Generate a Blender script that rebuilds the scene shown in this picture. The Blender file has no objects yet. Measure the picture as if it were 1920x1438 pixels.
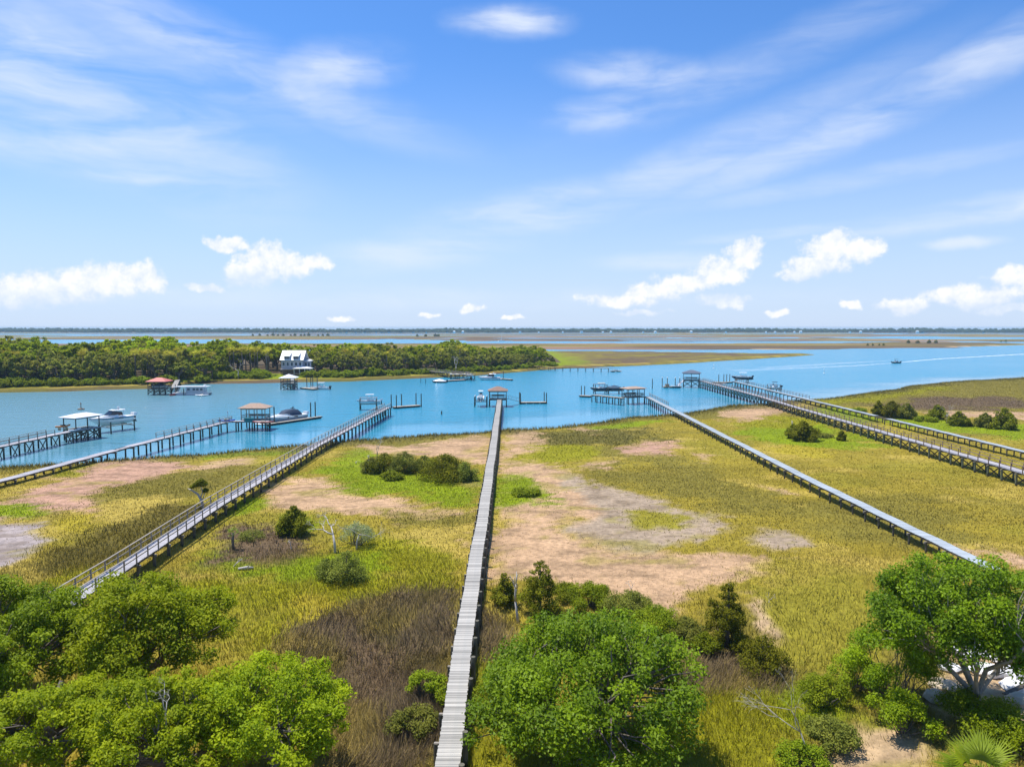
import bpy, math, random
import numpy as np
from mathutils import Vector, Matrix

# ---------------------------------------------------------------- camera, sky, sun, exposure
CAM_Z, FPX, PITCH = 23.0, 1332.0, math.radians(4.51)
scene = bpy.context.scene
col = scene.collection
cam_data = bpy.data.cameras.new("camera")
cam_data.sensor_width = 36.0
cam_data.lens = 36.0 * FPX / 1920.0
cam_data.clip_start = 0.5
cam_data.clip_end = 60000.0
cam = bpy.data.objects.new("camera", cam_data)
cam.location = (0, 0, CAM_Z)
cam.rotation_euler = (math.pi / 2 - PITCH, 0, 0)
col.objects.link(cam)
scene.camera = cam

SUN_DIR = Vector((-0.34, 0.20, 1.0)).normalized()          # towards the sun
SUN_ELEV = math.asin(SUN_DIR.z)
SUN_AZ = math.atan2(SUN_DIR.x, SUN_DIR.y)
SKY_STRENGTH = 0.082
scene.view_settings.view_transform = 'Standard'
scene.view_settings.look = 'None'
scene.view_settings.gamma = 1.0
scene.view_settings.exposure = 0.43
scene.cycles.max_bounces = 6
scene.cycles.diffuse_bounces = 2
scene.cycles.glossy_bounces = 2
scene.cycles.transmission_bounces = 4
scene.cycles.transparent_max_bounces = 6
scene.cycles.volume_bounces = 0
scene.cycles.use_denoising = True
scene.cycles.caustics_reflective = False
scene.cycles.caustics_refractive = False

sun_data = bpy.data.lights.new("sun", 'SUN')
sun_data.energy = 4.6
sun_data.angle = math.radians(0.53)
sun_data.color = (1.0, 0.955, 0.88)
sun = bpy.data.objects.new("sun", sun_data)
sun.rotation_euler = (-SUN_DIR).to_track_quat('-Z', 'Y').to_euler()
sun.location = (-60, 40, 200)
col.objects.link(sun)


def ray(px, py):
    u, v = (px - 960) / FPX, (719 - py) / FPX
    return (u, math.cos(PITCH) + v * math.sin(PITCH), -math.sin(PITCH) + v * math.cos(PITCH))


def P(px, py, z=0.8):
    """point at height z that the photograph shows at (px, py)"""
    d = ray(px, py)
    t = (z - CAM_Z) / d[2]
    return Vector((d[0] * t, d[1] * t, z))


def build_world():
    w = bpy.data.worlds.new("World")
    scene.world = w
    w.use_nodes = True
    nt = w.node_tree
    nt.nodes.clear()
    N, L = nt.nodes, nt.links

    def node(t, **k):
        n = N.new(t)
        for a, b in k.items():
            setattr(n, a, b)
        return n

    def mth(op, a, b=None, clamp=False):
        n = node('ShaderNodeMath', operation=op, use_clamp=clamp)
        for i, x in enumerate((a, b)):
            if x is None:
                continue
            if isinstance(x, (int, float)):
                n.inputs[i].default_value = x
            else:
                L.new(x, n.inputs[i])
        return n.outputs[0]

    sky = node('ShaderNodeTexSky', sky_type='NISHITA', sun_disc=False)
    sky.sun_elevation = SUN_ELEV
    sky.sun_rotation = SUN_AZ
    sky.altitude = 0
    sky.air_density = 1.0
    sky.dust_density = 0.25
    sky.ozone_density = 2.2
    tc = node('ShaderNodeTexCoord')
    sep = node('ShaderNodeSeparateXYZ')
    L.new(tc.outputs['Generated'], sep.inputs[0])
    X, Y, Z = sep.outputs
    az = mth('ARCTAN2', X, Y)
    el = mth('ARCSINE', Z)
    # the same kind of clouds goes on all round the horizon
    azw = node('ShaderNodeMath', operation='WRAP')
    L.new(az, azw.inputs[0])
    azw.inputs[1].default_value = math.radians(45)
    azw.inputs[2].default_value = math.radians(-45)
    cw = node('ShaderNodeCombineXYZ'); L.new(azw.outputs[0], cw.inputs[0]); L.new(el, cw.inputs[1])
    cn = node('ShaderNodeCombineXYZ'); L.new(az, cn.inputs[0]); L.new(el, cn.inputs[1])

    def px2(px, py):
        d = ray(px, py)
        return math.atan2(d[0], d[1]), math.atan2(d[2], math.hypot(d[0], d[1]))

    def blobs(lst, coord):
        acc = None
        for (px, py, rx, ry, ang, amp) in lst:
            a, e = px2(px, py)
            mp = node('ShaderNodeMapping', vector_type='TEXTURE')
            mp.inputs['Location'].default_value = (a, e, 0)
            mp.inputs['Rotation'].default_value = (0, 0, math.radians(ang))
            mp.inputs['Scale'].default_value = (rx / FPX, ry / FPX, 1)
            L.new(coord, mp.inputs[0])
            ln = node('ShaderNodeVectorMath', operation='LENGTH')
            L.new(mp.outputs[0], ln.inputs[0])
            mr = node('ShaderNodeMapRange', interpolation_type='SMOOTHSTEP')
            mr.inputs[1].default_value = 1.5; mr.inputs[2].default_value = 0.2
            mr.inputs[3].default_value = 0.0; mr.inputs[4].default_value = amp
            L.new(ln.outputs[1], mr.inputs[0])
            acc = mr.outputs[0] if acc is None else mth('MAXIMUM', acc, mr.outputs[0])
        return acc

    # warp so that outlines are ragged
    nz = node('ShaderNodeTexNoise', noise_dimensions='2D'); nz.inputs['Scale'].default_value = 26; nz.inputs['Detail'].default_value = 3
    L.new(cn.outputs[0], nz.inputs['Vector'])
    sub = node('ShaderNodeVectorMath', operation='SUBTRACT'); L.new(nz.outputs['Color'], sub.inputs[0]); sub.inputs[1].default_value = (.5, .5, .5)
    scl = node('ShaderNodeVectorMath', operation='MULTIPLY'); L.new(sub.outputs[0], scl.inputs[0]); scl.inputs[1].default_value = (.04, .02, 0)
    wrp = node('ShaderNodeVectorMath', operation='ADD'); L.new(cw.outputs[0], wrp.inputs[0]); L.new(scl.outputs[0], wrp.inputs[1])

    ssc = node('ShaderNodeVectorMath', operation='MULTIPLY'); L.new(sub.outputs[0], ssc.inputs[0]); ssc.inputs[1].default_value = (.03, .007, 0)
    soft = node('ShaderNodeVectorMath', operation='ADD'); L.new(cw.outputs[0], soft.inputs[0]); L.new(ssc.outputs[0], soft.inputs[1])
    cum = [(60, 545, 85, 34), (150, 535, 60, 33), (215, 525, 66, 36), (275, 522, 36, 30), (10, 552, 60, 28),
           (430, 460, 46, 14), (500, 490, 50, 36), (540, 500, 60, 28), (470, 515, 55, 24), (590, 490, 28, 18), (385, 540, 34, 9),
           (1395, 478, 42, 32), (1350, 510, 66, 28), (1280, 532, 78, 22), (1165, 564, 82, 15), (1225, 548, 60, 18), (1200, 585, 60, 6), (1355, 565, 52, 15),
           (1560, 465, 52, 32), (1618, 470, 38, 24), (1530, 500, 60, 22), (1490, 517, 44, 12),
           (1790, 553, 56, 20), (1850, 560, 58, 20), (1700, 572, 44, 18), (1905, 522, 40, 24), (1890, 582, 45, 9),
           (1455, 588, 22, 8), (885, 580, 34, 9), (800, 594, 25, 7), (965, 595, 22, 6), (1590, 570, 26, 9), (640, 598, 30, 6)]
    cm = blobs([(a, b, c * .92, d * .92, 0, 1.0) for a, b, c, d in cum], wrp.outputs[0])
    nf = node('ShaderNodeTexNoise', noise_dimensions='2D'); nf.inputs['Scale'].default_value = 55; nf.inputs['Detail'].default_value = 5; nf.inputs['Roughness'].default_value = .62
    L.new(cn.outputs[0], nf.inputs['Vector'])
    cv = mth('ADD', cm, mth('MULTIPLY', mth('SUBTRACT', nf.outputs['Fac'], .5), 1.15))
    mr = node('ShaderNodeMapRange', interpolation_type='SMOOTHSTEP')
    mr.inputs[1].default_value = .18; mr.inputs[2].default_value = .8
    L.new(cv, mr.inputs[0])
    gate = mth('MULTIPLY', cm, 4.0, True)
    low = blobs([(130, 580, 250, 30, 0, 1), (490, 536, 130, 24, 0, 1), (1310, 566, 150, 18, 10, 1), (1180, 590, 120, 10, 0, 1), (1570, 524, 110, 20, 5, 1), (1800, 588, 170, 20, 4, 1)], soft.outputs[0])
    cumf = mth('MULTIPLY', mth('MULTIPLY', mth('MULTIPLY', mr.outputs[0], gate), .92), mth('SUBTRACT', 1.0, mth('MULTIPLY', low, .42)))

    cir = [(60, 130, 330, 95, -22, .62), (110, 262, 240, 34, 2, .55), (420, 110, 330, 40, -16, .5), (600, 135, 120, 34, 12, .62),
           (230, 60, 260, 50, -20, .35), (1000, 400, 210, 34, 10, .62), (1290, 310, 330, 34, 20, .45), (1700, 185, 380, 30, 19, .55),
           (955, 42, 90, 20, 0, .85), (1195, 140, 120, 26, -5, .62), (1130, 215, 90, 24, 5, .62), (285, 335, 110, 13, 0, .55),
           (1830, 398, 190, 17, 6, .8), (1450, 438, 120, 8, 4, .6), (800, 472, 190, 26, 6, .5), (1800, 455, 42, 8, 0, .6),
           (1610, 335, 230, 14, 6, .35), (760, 560, 700, 18, 0, .3), (1250, 490, 120, 14, 0, .4), (1420, 120, 300, 30, 16, .28)]
    cr = blobs([(a, b, c * 1.1, d * 1.2, e, f * 1.3) for a, b, c, d, e, f in cir], soft.outputs[0])
    mp = node('ShaderNodeMapping'); mp.inputs['Rotation'].default_value = (0, 0, math.radians(-14)); mp.inputs['Scale'].default_value = (5, 24, 1)
    L.new(soft.outputs[0], mp.inputs[0])
    ns = node('ShaderNodeTexNoise', noise_dimensions='2D'); ns.inputs['Scale'].default_value = 1.0; ns.inputs['Detail'].default_value = 4
    ns.inputs['Roughness'].default_value = .55; ns.inputs['Distortion'].default_value = .25
    L.new(mp.outputs[0], ns.inputs['Vector'])
    sr = node('ShaderNodeMapRange', interpolation_type='SMOOTHSTEP'); sr.inputs[1].default_value = .15; sr.inputs[2].default_value = .85
    L.new(ns.outputs['Fac'], sr.inputs[0])
    cirf = mth('MULTIPLY', cr, sr.outputs[0], True)

    # a clear spring blue: slightly more saturated than the model's air
    tint = node('ShaderNodeMix', data_type='RGBA', blend_type='MULTIPLY'); tint.inputs[0].default_value = 1.0
    L.new(sky.outputs[0], tint.inputs[6]); tint.inputs[7].default_value = (.66, 1.10, 1.62, 1)
    hz_ = node('ShaderNodeMapRange', interpolation_type='SMOOTHERSTEP'); hz_.inputs[1].default_value = .42; hz_.inputs[2].default_value = -.12
    hz_.inputs[3].default_value = 0; hz_.inputs[4].default_value = .95; L.new(el, hz_.inputs[0])
    hs = node('ShaderNodeMix', data_type='RGBA'); L.new(hz_.outputs[0], hs.inputs[0]); L.new(tint.outputs[2], hs.inputs[6]); hs.inputs[7].default_value = (6.0, 7.0, 9.0, 1)
    m1 = node('ShaderNodeMix', data_type='RGBA'); L.new(cirf, m1.inputs[0]); L.new(hs.outputs[2], m1.inputs[6]); m1.inputs[7].default_value = (7.6, 8.3, 9.6, 1)
    # body of the cumulus a little bluer low down
    shade = node('ShaderNodeMix', data_type='RGBA'); L.new(mth('SUBTRACT', mth('ADD', mth('MULTIPLY', mth('SUBTRACT', nf.outputs['Fac'], .5), 2.6), mth('MULTIPLY', cm, .7)), mth('MULTIPLY', low, .5), True), shade.inputs[0])
    shade.inputs[6].default_value = (7.3, 8.0, 9.2, 1); shade.inputs[7].default_value = (9.9, 9.8, 9.8, 1)
    m2 = node('ShaderNodeMix', data_type='RGBA'); L.new(cumf, m2.inputs[0]); L.new(m1.outputs[2], m2.inputs[6]); L.new(shade.outputs[2], m2.inputs[7])
    bg = node('ShaderNodeBackground'); bg.inputs['Strength'].default_value = SKY_STRENGTH
    L.new(m2.outputs[2], bg.inputs['Color'])
    out = node('ShaderNodeOutputWorld'); L.new(bg.outputs[0], out.inputs['Surface'])
    w.cycles.sampling_method = 'NONE'


build_world()

# ---------------------------------------------------------------- helpers
random.seed(7)
RNG = np.random.default_rng(11)


def lin(r, g, b):
    f = lambda c: (c / 12.92 if c <= .04045 else ((c + .055) / 1.055) ** 2.4)
    return (f(r / 255), f(g / 255), f(b / 255))


def link(o, parent=None):
    col.objects.link(o)
    if parent is not None:
        o.parent = parent
    return o


def tag(o, label=None, cat=None, group=None, kind=None):
    if label: o['label'] = label
    if cat: o['category'] = cat
    if group: o['group'] = group
    if kind: o['kind'] = kind
    return o


def empty(name, loc, rz=0.0, label=None, cat=None, group=None):
    o = bpy.data.objects.new(name, None)
    o.empty_display_size = .5
    o.location = loc
    o.rotation_euler = (0, 0, rz)
    link(o)
    return tag(o, label, cat, group)


def inst(name, mesh, parent, loc=(0, 0, 0), rot=(0, 0, 0), scale=(1, 1, 1)):
    o = bpy.data.objects.new(name, mesh)
    o.location = loc; o.rotation_euler = rot; o.scale = scale
    return link(o, parent)


def np_mesh(name, V, F, mat=None, attrs=None, smooth=False):
    V = np.ascontiguousarray(V, dtype=np.float32); F = np.ascontiguousarray(F, dtype=np.int32)
    me = bpy.data.meshes.new(name)
    k = F.shape[1]
    me.vertices.add(len(V)); me.vertices.foreach_set('co', V.ravel())
    me.loops.add(F.size); me.loops.foreach_set('vertex_index', F.ravel())
    me.polygons.add(len(F)); me.polygons.foreach_set('loop_start', np.arange(0, F.size, k, dtype=np.int32))
    if smooth:
        me.polygons.foreach_set('use_smooth', np.ones(len(F), dtype=bool))
    me.update(calc_edges=True)
    for an, (ty, arr) in (attrs or {}).items():
        a = me.attributes.new(an, ty, 'POINT')
        a.data.foreach_set('color' if 'COLOR' in ty else 'value', np.ascontiguousarray(arr, dtype=np.float32).ravel())
    if mat: me.materials.append(mat)
    return me


class MB:
    """collects shapes for one mesh"""
    def __init__(s): s.v = []; s.f = []

    def add(s, vs, fs):
        b = len(s.v); s.v += [tuple(v) for v in vs]; s.f += [tuple(b + i for i in f) for f in fs]; return s

    def box(s, c, d, rz=0.0):
        x, y, z = (k / 2 for k in d); ca, sa = math.cos(rz), math.sin(rz)
        vs = []
        for sz in (-z, z):
            for sx, sy in ((-x, -y), (x, -y), (x, y), (-x, y)):
                vs.append((c[0] + sx * ca - sy * sa, c[1] + sx * sa + sy * ca, c[2] + sz))
        return s.add(vs, [(3, 2, 1, 0), (4, 5, 6, 7), (0, 1, 5, 4), (1, 2, 6, 5), (2, 3, 7, 6), (3, 0, 4, 7)])

    def beam(s, a, b, w, h, up=(0, 0, 1)):
        a, b = Vector(a), Vector(b); d = (b - a).normalized(); u = Vector(up)
        r = d.cross(u)
        if r.length < 1e-4: r = d.cross(Vector((1, 0, 0)))
        r.normalize(); u = r.cross(d)
        vs = [p + r * (w / 2 * i) + u * (h / 2 * j) for p in (a, b) for i, j in ((-1, -1), (1, -1), (1, 1), (-1, 1))]
        return s.add(vs, [(0, 1, 2, 3), (7, 6, 5, 4), (1, 0, 4, 5), (2, 1, 5, 6), (3, 2, 6, 7), (0, 3, 7, 4)])

    def tube(s, pts, rad, n=6, cap=True):
        pts = [Vector(p) for p in pts]
        if not isinstance(rad, (list, tuple)): rad = [rad] * len(pts)
        rings = []
        for i, p in enumerate(pts):
            d = (pts[min(i + 1, len(pts) - 1)] - pts[max(i - 1, 0)])
            d = d.normalized() if d.length > 1e-6 else Vector((0, 0, 1))
            r = d.cross(Vector((.31, .87, .17))).normalized(); u = d.cross(r)
            rings.append([p + (r * math.cos(2 * math.pi * k / n) + u * math.sin(2 * math.pi * k / n)) * rad[i] for k in range(n)])
        vs = [v for r in rings for v in r]; fs = []
        for i in range(len(pts) - 1):
            for k in range(n):
                a, b = i * n + k, i * n + (k + 1) % n
                fs.append((a, a + n, b + n, b))
        if cap:
            fs.append(tuple(range(n))); fs.append(tuple(range((len(pts) - 1) * n + n - 1, (len(pts) - 1) * n - 1, -1)))
        return s.add(vs, fs)

    def loft(s, secs, close=True, cap=True):
        n = len(secs[0]); vs = [p for r in secs for p in r]; fs = []
        for i in range(len(secs) - 1):
            for k in range(n if close else n - 1):
                a, b = i * n + k, i * n + (k + 1) % n
                fs.append((a, b, b + n, a + n))
        if cap:
            fs.append(tuple(range(n - 1, -1, -1))); fs.append(tuple(range((len(secs) - 1) * n, len(secs) * n)))
        return s.add(vs, fs)

    def mesh(s, name, mat=None, smooth=False):
        me = bpy.data.meshes.new(name)
        me.from_pydata(s.v, [], s.f)
        if smooth:
            for p in me.polygons: p.use_smooth = True
        me.update()
        if mat: me.materials.append(mat)
        return me

    def build(s, name, mat, parent=None, smooth=False, loc=(0, 0, 0), rz=0.0):
        o = bpy.data.objects.new(name, s.mesh(name, mat, smooth)); o.location = loc; o.rotation_euler = (0, 0, rz)
        return link(o, parent)


# ---------------------------------------------------------------- noise on arrays
class VNoise:
    def __init__(s, seed): s.t = np.random.default_rng(seed).random((256, 256))

    def __call__(s, x, y):
        xi, yi = np.floor(x).astype(int), np.floor(y).astype(int)
        fx, fy = x - xi, y - yi
        fx = fx * fx * (3 - 2 * fx); fy = fy * fy * (3 - 2 * fy)
        g = lambda i, j: s.t[(xi + i) & 255, (yi + j) & 255]
        return (g(0, 0) * (1 - fx) + g(1, 0) * fx) * (1 - fy) + (g(0, 1) * (1 - fx) + g(1, 1) * fx) * fy

    def fbm(s, x, y, o=4):
        r = 0; a = .5; t = 0
        for i in range(o):
            r = r + a * s(x * 2 ** i + 17.3 * i, y * 2 ** i + 5.1 * i); t += a; a *= .5
        return r / t


NA, NB, NC, ND = VNoise(1), VNoise(2), VNoise(3), VNoise(4)
sstep = lambda a, b, x: (lambda t: t * t * (3 - 2 * t))(np.clip((x - a) / (b - a), 0, 1))

# ---------------------------------------------------------------- materials
def principled(name, base, rough=.7, metal=0.0, spec=.3, var=.0, vscale=3.0, bump=0.0, bscale=20.0, rnd=0.0, stretch=None, alt=None):
    """base colour with grain (var), a second colour mixed in by noise (alt), per-piece variation (rnd) and fine relief (bump)"""
    m = bpy.data.materials.new(name); m.use_nodes = True
    nt = m.node_tree; N, L = nt.nodes, nt.links
    b = N['Principled BSDF']
    b.inputs['Roughness'].default_value = rough; b.inputs['Metallic'].default_value = metal
    b.inputs['Specular IOR Level'].default_value = spec
    b.inputs['Base Color'].default_value = (*base, 1)
    if not (var or bump or rnd or alt): return m
    tc = N.new('ShaderNodeTexCoord'); src = tc.outputs['Object']
    if stretch:
        mp = N.new('ShaderNodeMapping'); mp.inputs['Scale'].default_value = stretch; L.new(src, mp.inputs[0]); src = mp.outputs[0]
    c = None
    nz = N.new('ShaderNodeTexNoise'); nz.inputs['Scale'].default_value = vscale; nz.inputs['Detail'].default_value = 5; L.new(src, nz.inputs['Vector'])
    cur = None
    if alt:
        mx = N.new('ShaderNodeMix'); mx.data_type = 'RGBA'
        rp = N.new('ShaderNodeMapRange'); rp.inputs[1].default_value = .42; rp.inputs[2].default_value = .62; L.new(nz.outputs['Fac'], rp.inputs[0])
        L.new(rp.outputs[0], mx.inputs[0]); mx.inputs[6].default_value = (*base, 1); mx.inputs[7].default_value = (*alt, 1); cur = mx.outputs[2]
    hv = N.new('ShaderNodeHueSaturation'); hv.inputs['Color'].default_value = (*base, 1)
    if cur: L.new(cur, hv.inputs['Color'])
    mr = N.new('ShaderNodeMapRange'); mr.inputs[3].default_value = 1 - var; mr.inputs[4].default_value = 1 + var
    mr.inputs[1].default_value = .25; mr.inputs[2].default_value = .75
    L.new(nz.outputs['Fac'], mr.inputs[0]); val = mr.outputs[0]
    if rnd:
        oi = N.new('ShaderNodeObjectInfo'); ge = N.new('ShaderNodeNewGeometry')
        ad = N.new('ShaderNodeMath'); ad.operation = 'ADD'; L.new(oi.outputs['Random'], ad.inputs[0]); L.new(ge.outputs['Random Per Island'], ad.inputs[1])
        fr = N.new('ShaderNodeMath'); fr.operation = 'FRACT'; L.new(ad.outputs[0], fr.inputs[0])
        m2 = N.new('ShaderNodeMapRange'); m2.inputs[3].default_value = 1 - rnd; m2.inputs[4].default_value = 1 + rnd * .7; L.new(fr.outputs[0], m2.inputs[0])
        mu = N.new('ShaderNodeMath'); mu.operation = 'MULTIPLY'; L.new(val, mu.inputs[0]); L.new(m2.outputs[0], mu.inputs[1]); val = mu.outputs[0]
    L.new(val, hv.inputs['Value']); L.new(hv.outputs[0], b.inputs['Base Color'])
    if bump:
        n2 = N.new('ShaderNodeTexNoise'); n2.inputs['Scale'].default_value = bscale; n2.inputs['Detail'].default_value = 4; L.new(src, n2.inputs['Vector'])
        bp = N.new('ShaderNodeBump'); bp.inputs['Strength'].default_value = bump; bp.inputs['Distance'].default_value = .05
        L.new(n2.outputs['Fac'], bp.inputs['Height']); L.new(bp.outputs[0], b.inputs['Normal'])
    return m


def leaf_mat(name, dark, light, trans=.35, rough=.5, spec=.35):
    m = bpy.data.materials.new(name); m.use_nodes = True
    nt = m.node_tree; N, L = nt.nodes, nt.links
    b = N['Principled BSDF']; b.inputs['Roughness'].default_value = rough; b.inputs['Specular IOR Level'].default_value = spec
    at = N.new('ShaderNodeAttribute'); at.attribute_name = 'tint'
    oi = N.new('ShaderNodeObjectInfo')
    mx = N.new('ShaderNodeMix'); mx.data_type = 'RGBA'; L.new(at.outputs['Fac'], mx.inputs[0])
    mx.inputs[6].default_value = (*dark, 1); mx.inputs[7].default_value = (*light, 1)
    hs = N.new('ShaderNodeHueSaturation'); L.new(mx.outputs[2], hs.inputs['Color'])
    mr = N.new('ShaderNodeMapRange'); mr.inputs[3].default_value = .8; mr.inputs[4].default_value = 1.22; L.new(oi.outputs['Random'], mr.inputs[0]); L.new(mr.outputs[0], hs.inputs['Value'])
    mh = N.new('ShaderNodeMapRange'); mh.inputs[3].default_value = .49; mh.inputs[4].default_value = .512; L.new(oi.outputs['Random'], mh.inputs[0]); L.new(mh.outputs[0], hs.inputs['Hue'])
    L.new(hs.outputs[0], b.inputs['Base Color'])
    ge = N.new('ShaderNodeNewGeometry'); va = N.new('ShaderNodeVectorMath'); va.operation = 'ADD'; va.inputs[1].default_value = (0, 0, .7); L.new(ge.outputs['Normal'], va.inputs[0])
    vn = N.new('ShaderNodeVectorMath'); vn.operation = 'NORMALIZE'; L.new(va.outputs[0], vn.inputs[0]); L.new(vn.outputs[0], b.inputs['Normal'])
    tr = N.new('ShaderNodeBsdfTranslucent'); L.new(hs.outputs[0], tr.inputs['Color'])
    ms = N.new('ShaderNodeMixShader'); ms.inputs[0].default_value = trans
    L.new(b.outputs[0], ms.inputs[1]); L.new(tr.outputs[0], ms.inputs[2])
    L.new(ms.outputs[0], N['Material Output'].inputs['Surface'])
    return m


M = {}
M['deck_grey'] = principled('weathered_deck', (.415, .39, .345), .85, var=.14, vscale=1.2, bump=.25, bscale=14, rnd=.34, stretch=(2, 2, 2), alt=(.345, .33, .295))
M['deck_blue'] = principled('bluish_deck', (.36, .40, .42), .75, var=.08, vscale=.6, rnd=.14)
M['deck_lilac'] = principled('grey_deck', (.40, .385, .40), .8, var=.1, vscale=.6, rnd=.16)
M['rail_grey'] = principled('weathered_rail', (.27, .24, .20), .85, var=.2, vscale=2)
M['rail_brown'] = principled('brown_rail', (.20, .145, .105), .85, var=.2, vscale=2)
M['pile'] = principled('treated_pile', (.13, .12, .09), .9, var=.35, vscale=2.0, bump=.3)
M['pile_green'] = principled('greenish_pile', (.15, .17, .115), .9, var=.3, vscale=2.0)
def tide_stain(m):
    # piles are darker and weedy up to the high-tide mark
    nt = m.node_tree; N, L = nt.nodes, nt.links; b = N['Principled BSDF']; src = b.inputs['Base Color'].links[0].from_socket
    ge = N.new('ShaderNodeNewGeometry'); sp = N.new('ShaderNodeSeparateXYZ'); L.new(ge.outputs['Position'], sp.inputs[0])
    nz = N.new('ShaderNodeTexNoise'); nz.inputs['Scale'].default_value = 1.3; L.new(ge.outputs['Position'], nz.inputs['Vector'])
    ad = N.new('ShaderNodeMath'); ad.operation = 'MULTIPLY_ADD'; L.new(nz.outputs['Fac'], ad.inputs[0]); ad.inputs[1].default_value = .9; L.new(sp.outputs[2], ad.inputs[2])
    mr = N.new('ShaderNodeMapRange'); mr.inputs[1].default_value = 1.35; mr.inputs[2].default_value = 1.75; L.new(ad.outputs[0], mr.inputs[0])
    mx = N.new('ShaderNodeMix'); mx.data_type = 'RGBA'; L.new(mr.outputs[0], mx.inputs[0]); mx.inputs[6].default_value = (.035, .036, .024, 1); L.new(src, mx.inputs[7]); L.new(mx.outputs[2], b.inputs['Base Color'])


tide_stain(M['pile']); tide_stain(M['pile_green'])
M['pile_cap'] = principled('pile_cap', (.035, .035, .035), .7)
M['white'] = principled('white_paint', (.78, .78, .76), .5, var=.05, vscale=1)
M['gel'] = principled('white_gelcoat', (.80, .80, .79), .22, spec=.5)
M['gel_blue'] = principled('teal_gelcoat', (.10, .24, .34), .22, spec=.5)
M['gel_lilac'] = principled('silver_gelcoat', (.42, .42, .47), .2, spec=.5)
M['gel_dark'] = principled('dark_gelcoat', (.05, .055, .07), .25, spec=.5)
M['gel_red'] = principled('red_gelcoat', (.35, .06, .04), .4, spec=.4)
M['boot'] = principled('antifouling', (.05, .07, .12), .6)
M['glass'] = principled('dark_glass', (.012, .018, .028), .06, spec=.6)
M['window'] = principled('window_glass', (.05, .075, .10), .08, spec=.6)
M['canvas_navy'] = principled('navy_canvas', (.03, .05, .09), .7, var=.15, vscale=2)
M['canvas_beige'] = principled('beige_canvas', (.55, .48, .38), .8, var=.1, vscale=2)
M['black'] = principled('black_plastic', (.02, .02, .022), .4)
M['metal'] = principled('galvanised_metal', (.45, .46, .47), .4, metal=.8)
M['alu'] = principled('aluminium', (.62, .63, .64), .35, metal=.6)
M['roof_white'] = principled('white_metal_roof', (.74, .745, .75), .4, var=.05, vscale=.8)
M['roof_red'] = principled('red_metal_roof', (.55, .16, .125), .5, var=.1, vscale=.8)
M['roof_brown'] = principled('brown_shingle', (.27, .175, .135), .9, var=.22, vscale=2.5)
M['roof_tan'] = principled('tan_shingle', (.38, .27, .20), .9, var=.2, vscale=2.5)
M['roof_slate'] = principled('slate_blue_roof', (.10, .125, .17), .75, var=.18, vscale=2.5)
M['wood_dark'] = principled('dark_timber', (.10, .085, .065), .85, var=.25, vscale=2)
M['wood_tan'] = principled('tan_timber', (.36, .29, .20), .85, var=.2, vscale=2)
M['float'] = principled('float_deck', (.38, .34, .28), .85, var=.15, vscale=1.2, rnd=.15)
M['float_black'] = principled('float_drum', (.05, .045, .04), .8, var=.2)
M['kayak_blue'] = principled('blue_plastic', (.02, .10, .48), .35)
M['kayak_orange'] = principled('orange_plastic', (.62, .26, .09), .4)
M['teal_board'] = principled('teal_board', (.03, .17, .17), .6)
M['wall_grey'] = principled('pale_lap_siding', (.38, .39, .44), .7, var=.08, vscale=1)
M['brick'] = principled('weathered_cladding', (.22, .15, .13), .85, var=.3, vscale=1.5)
M['bark'] = principled('oak_bark', (.16, .135, .11), .95, var=.35, vscale=3, bump=.6, bscale=9)
M['bark_pale'] = principled('pale_lichen_bark', (.34, .31, .265), .95, var=.3, vscale=3, bump=.6, bscale=9)
M['dead'] = principled('bleached_deadwood', (.47, .43, .38), .9, var=.25, vscale=3)
M['palm_bark'] = principled('palm_bark', (.17, .14, .11), .95, var=.3, vscale=5)
M['leaf_oak'] = leaf_mat('oak_leaf', (.10, .165, .003), (.36, .45, .007), .44, .55, .13)
M['leaf_oak_deep'] = leaf_mat('deep_oak_leaf', (.065, .12, .003), (.27, .365, .006), .42, .5, .16)
M['leaf_oak_bright'] = leaf_mat('young_oak_leaf', (.17, .26, .003), (.47, .55, .008), .44, .6, .12)
M['leaf_pale'] = leaf_mat('pale_wispy_leaf', (.16, .19, .07), (.40, .43, .20), .35, .7, .08)
M['leaf_cedar'] = leaf_mat('cedar_foliage', (.085, .105, .006), (.26, .255, .016), .28, .75, .05)
M['leaf_shrub'] = leaf_mat('shrub_leaf', (.12, .175, .006), (.33, .38, .014), .4, .65, .08)
M['leaf_olive'] = leaf_mat('olive_leaf', (.10, .125, .016), (.30, .31, .045), .3, .7, .08)
M['leaf_isle'] = leaf_mat('island_oak_leaf', (.15, .20, .005), (.42, .46, .012), .4, .7, .05)
M['leaf_isle_olive'] = leaf_mat('island_olive_leaf', (.18, .20, .022), (.44, .43, .065), .38, .75, .05)
M['leaf_isle_bright'] = leaf_mat('island_spring_leaf', (.26, .36, .005), (.58, .66, .012), .42, .7, .05)
M['leaf_palm'] = leaf_mat('palm_frond', (.18, .18, .012), (.58, .50, .045), .35, .6, .1)
M['leaf_palm_near'] = leaf_mat('palmetto_frond', (.07, .13, .006), (.26, .33, .014), .35, .5, .2)
M['leaf_far'] = leaf_mat('far_foliage', (.035, .055, .02), (.075, .10, .03), .2, .8, .05)
M['rock_pale'] = principled('pale_rubble', (.70, .69, .67), .9, var=.15, vscale=1.5, bump=.5, bscale=4)
M['rock_tan'] = principled('sandstone', (.50, .41, .29), .9, var=.15, vscale=1.5, bump=.5, bscale=4)
M['foam'] = None

# ---------------------------------------------------------------- the land: shorelines traced on the ground plane
def line(pts, z):
    w = [P(x, y, z) for x, y in pts]
    w.sort(key=lambda p: p.x)
    return np.array([p.x for p in w]), np.array([p.y for p in w])


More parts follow.
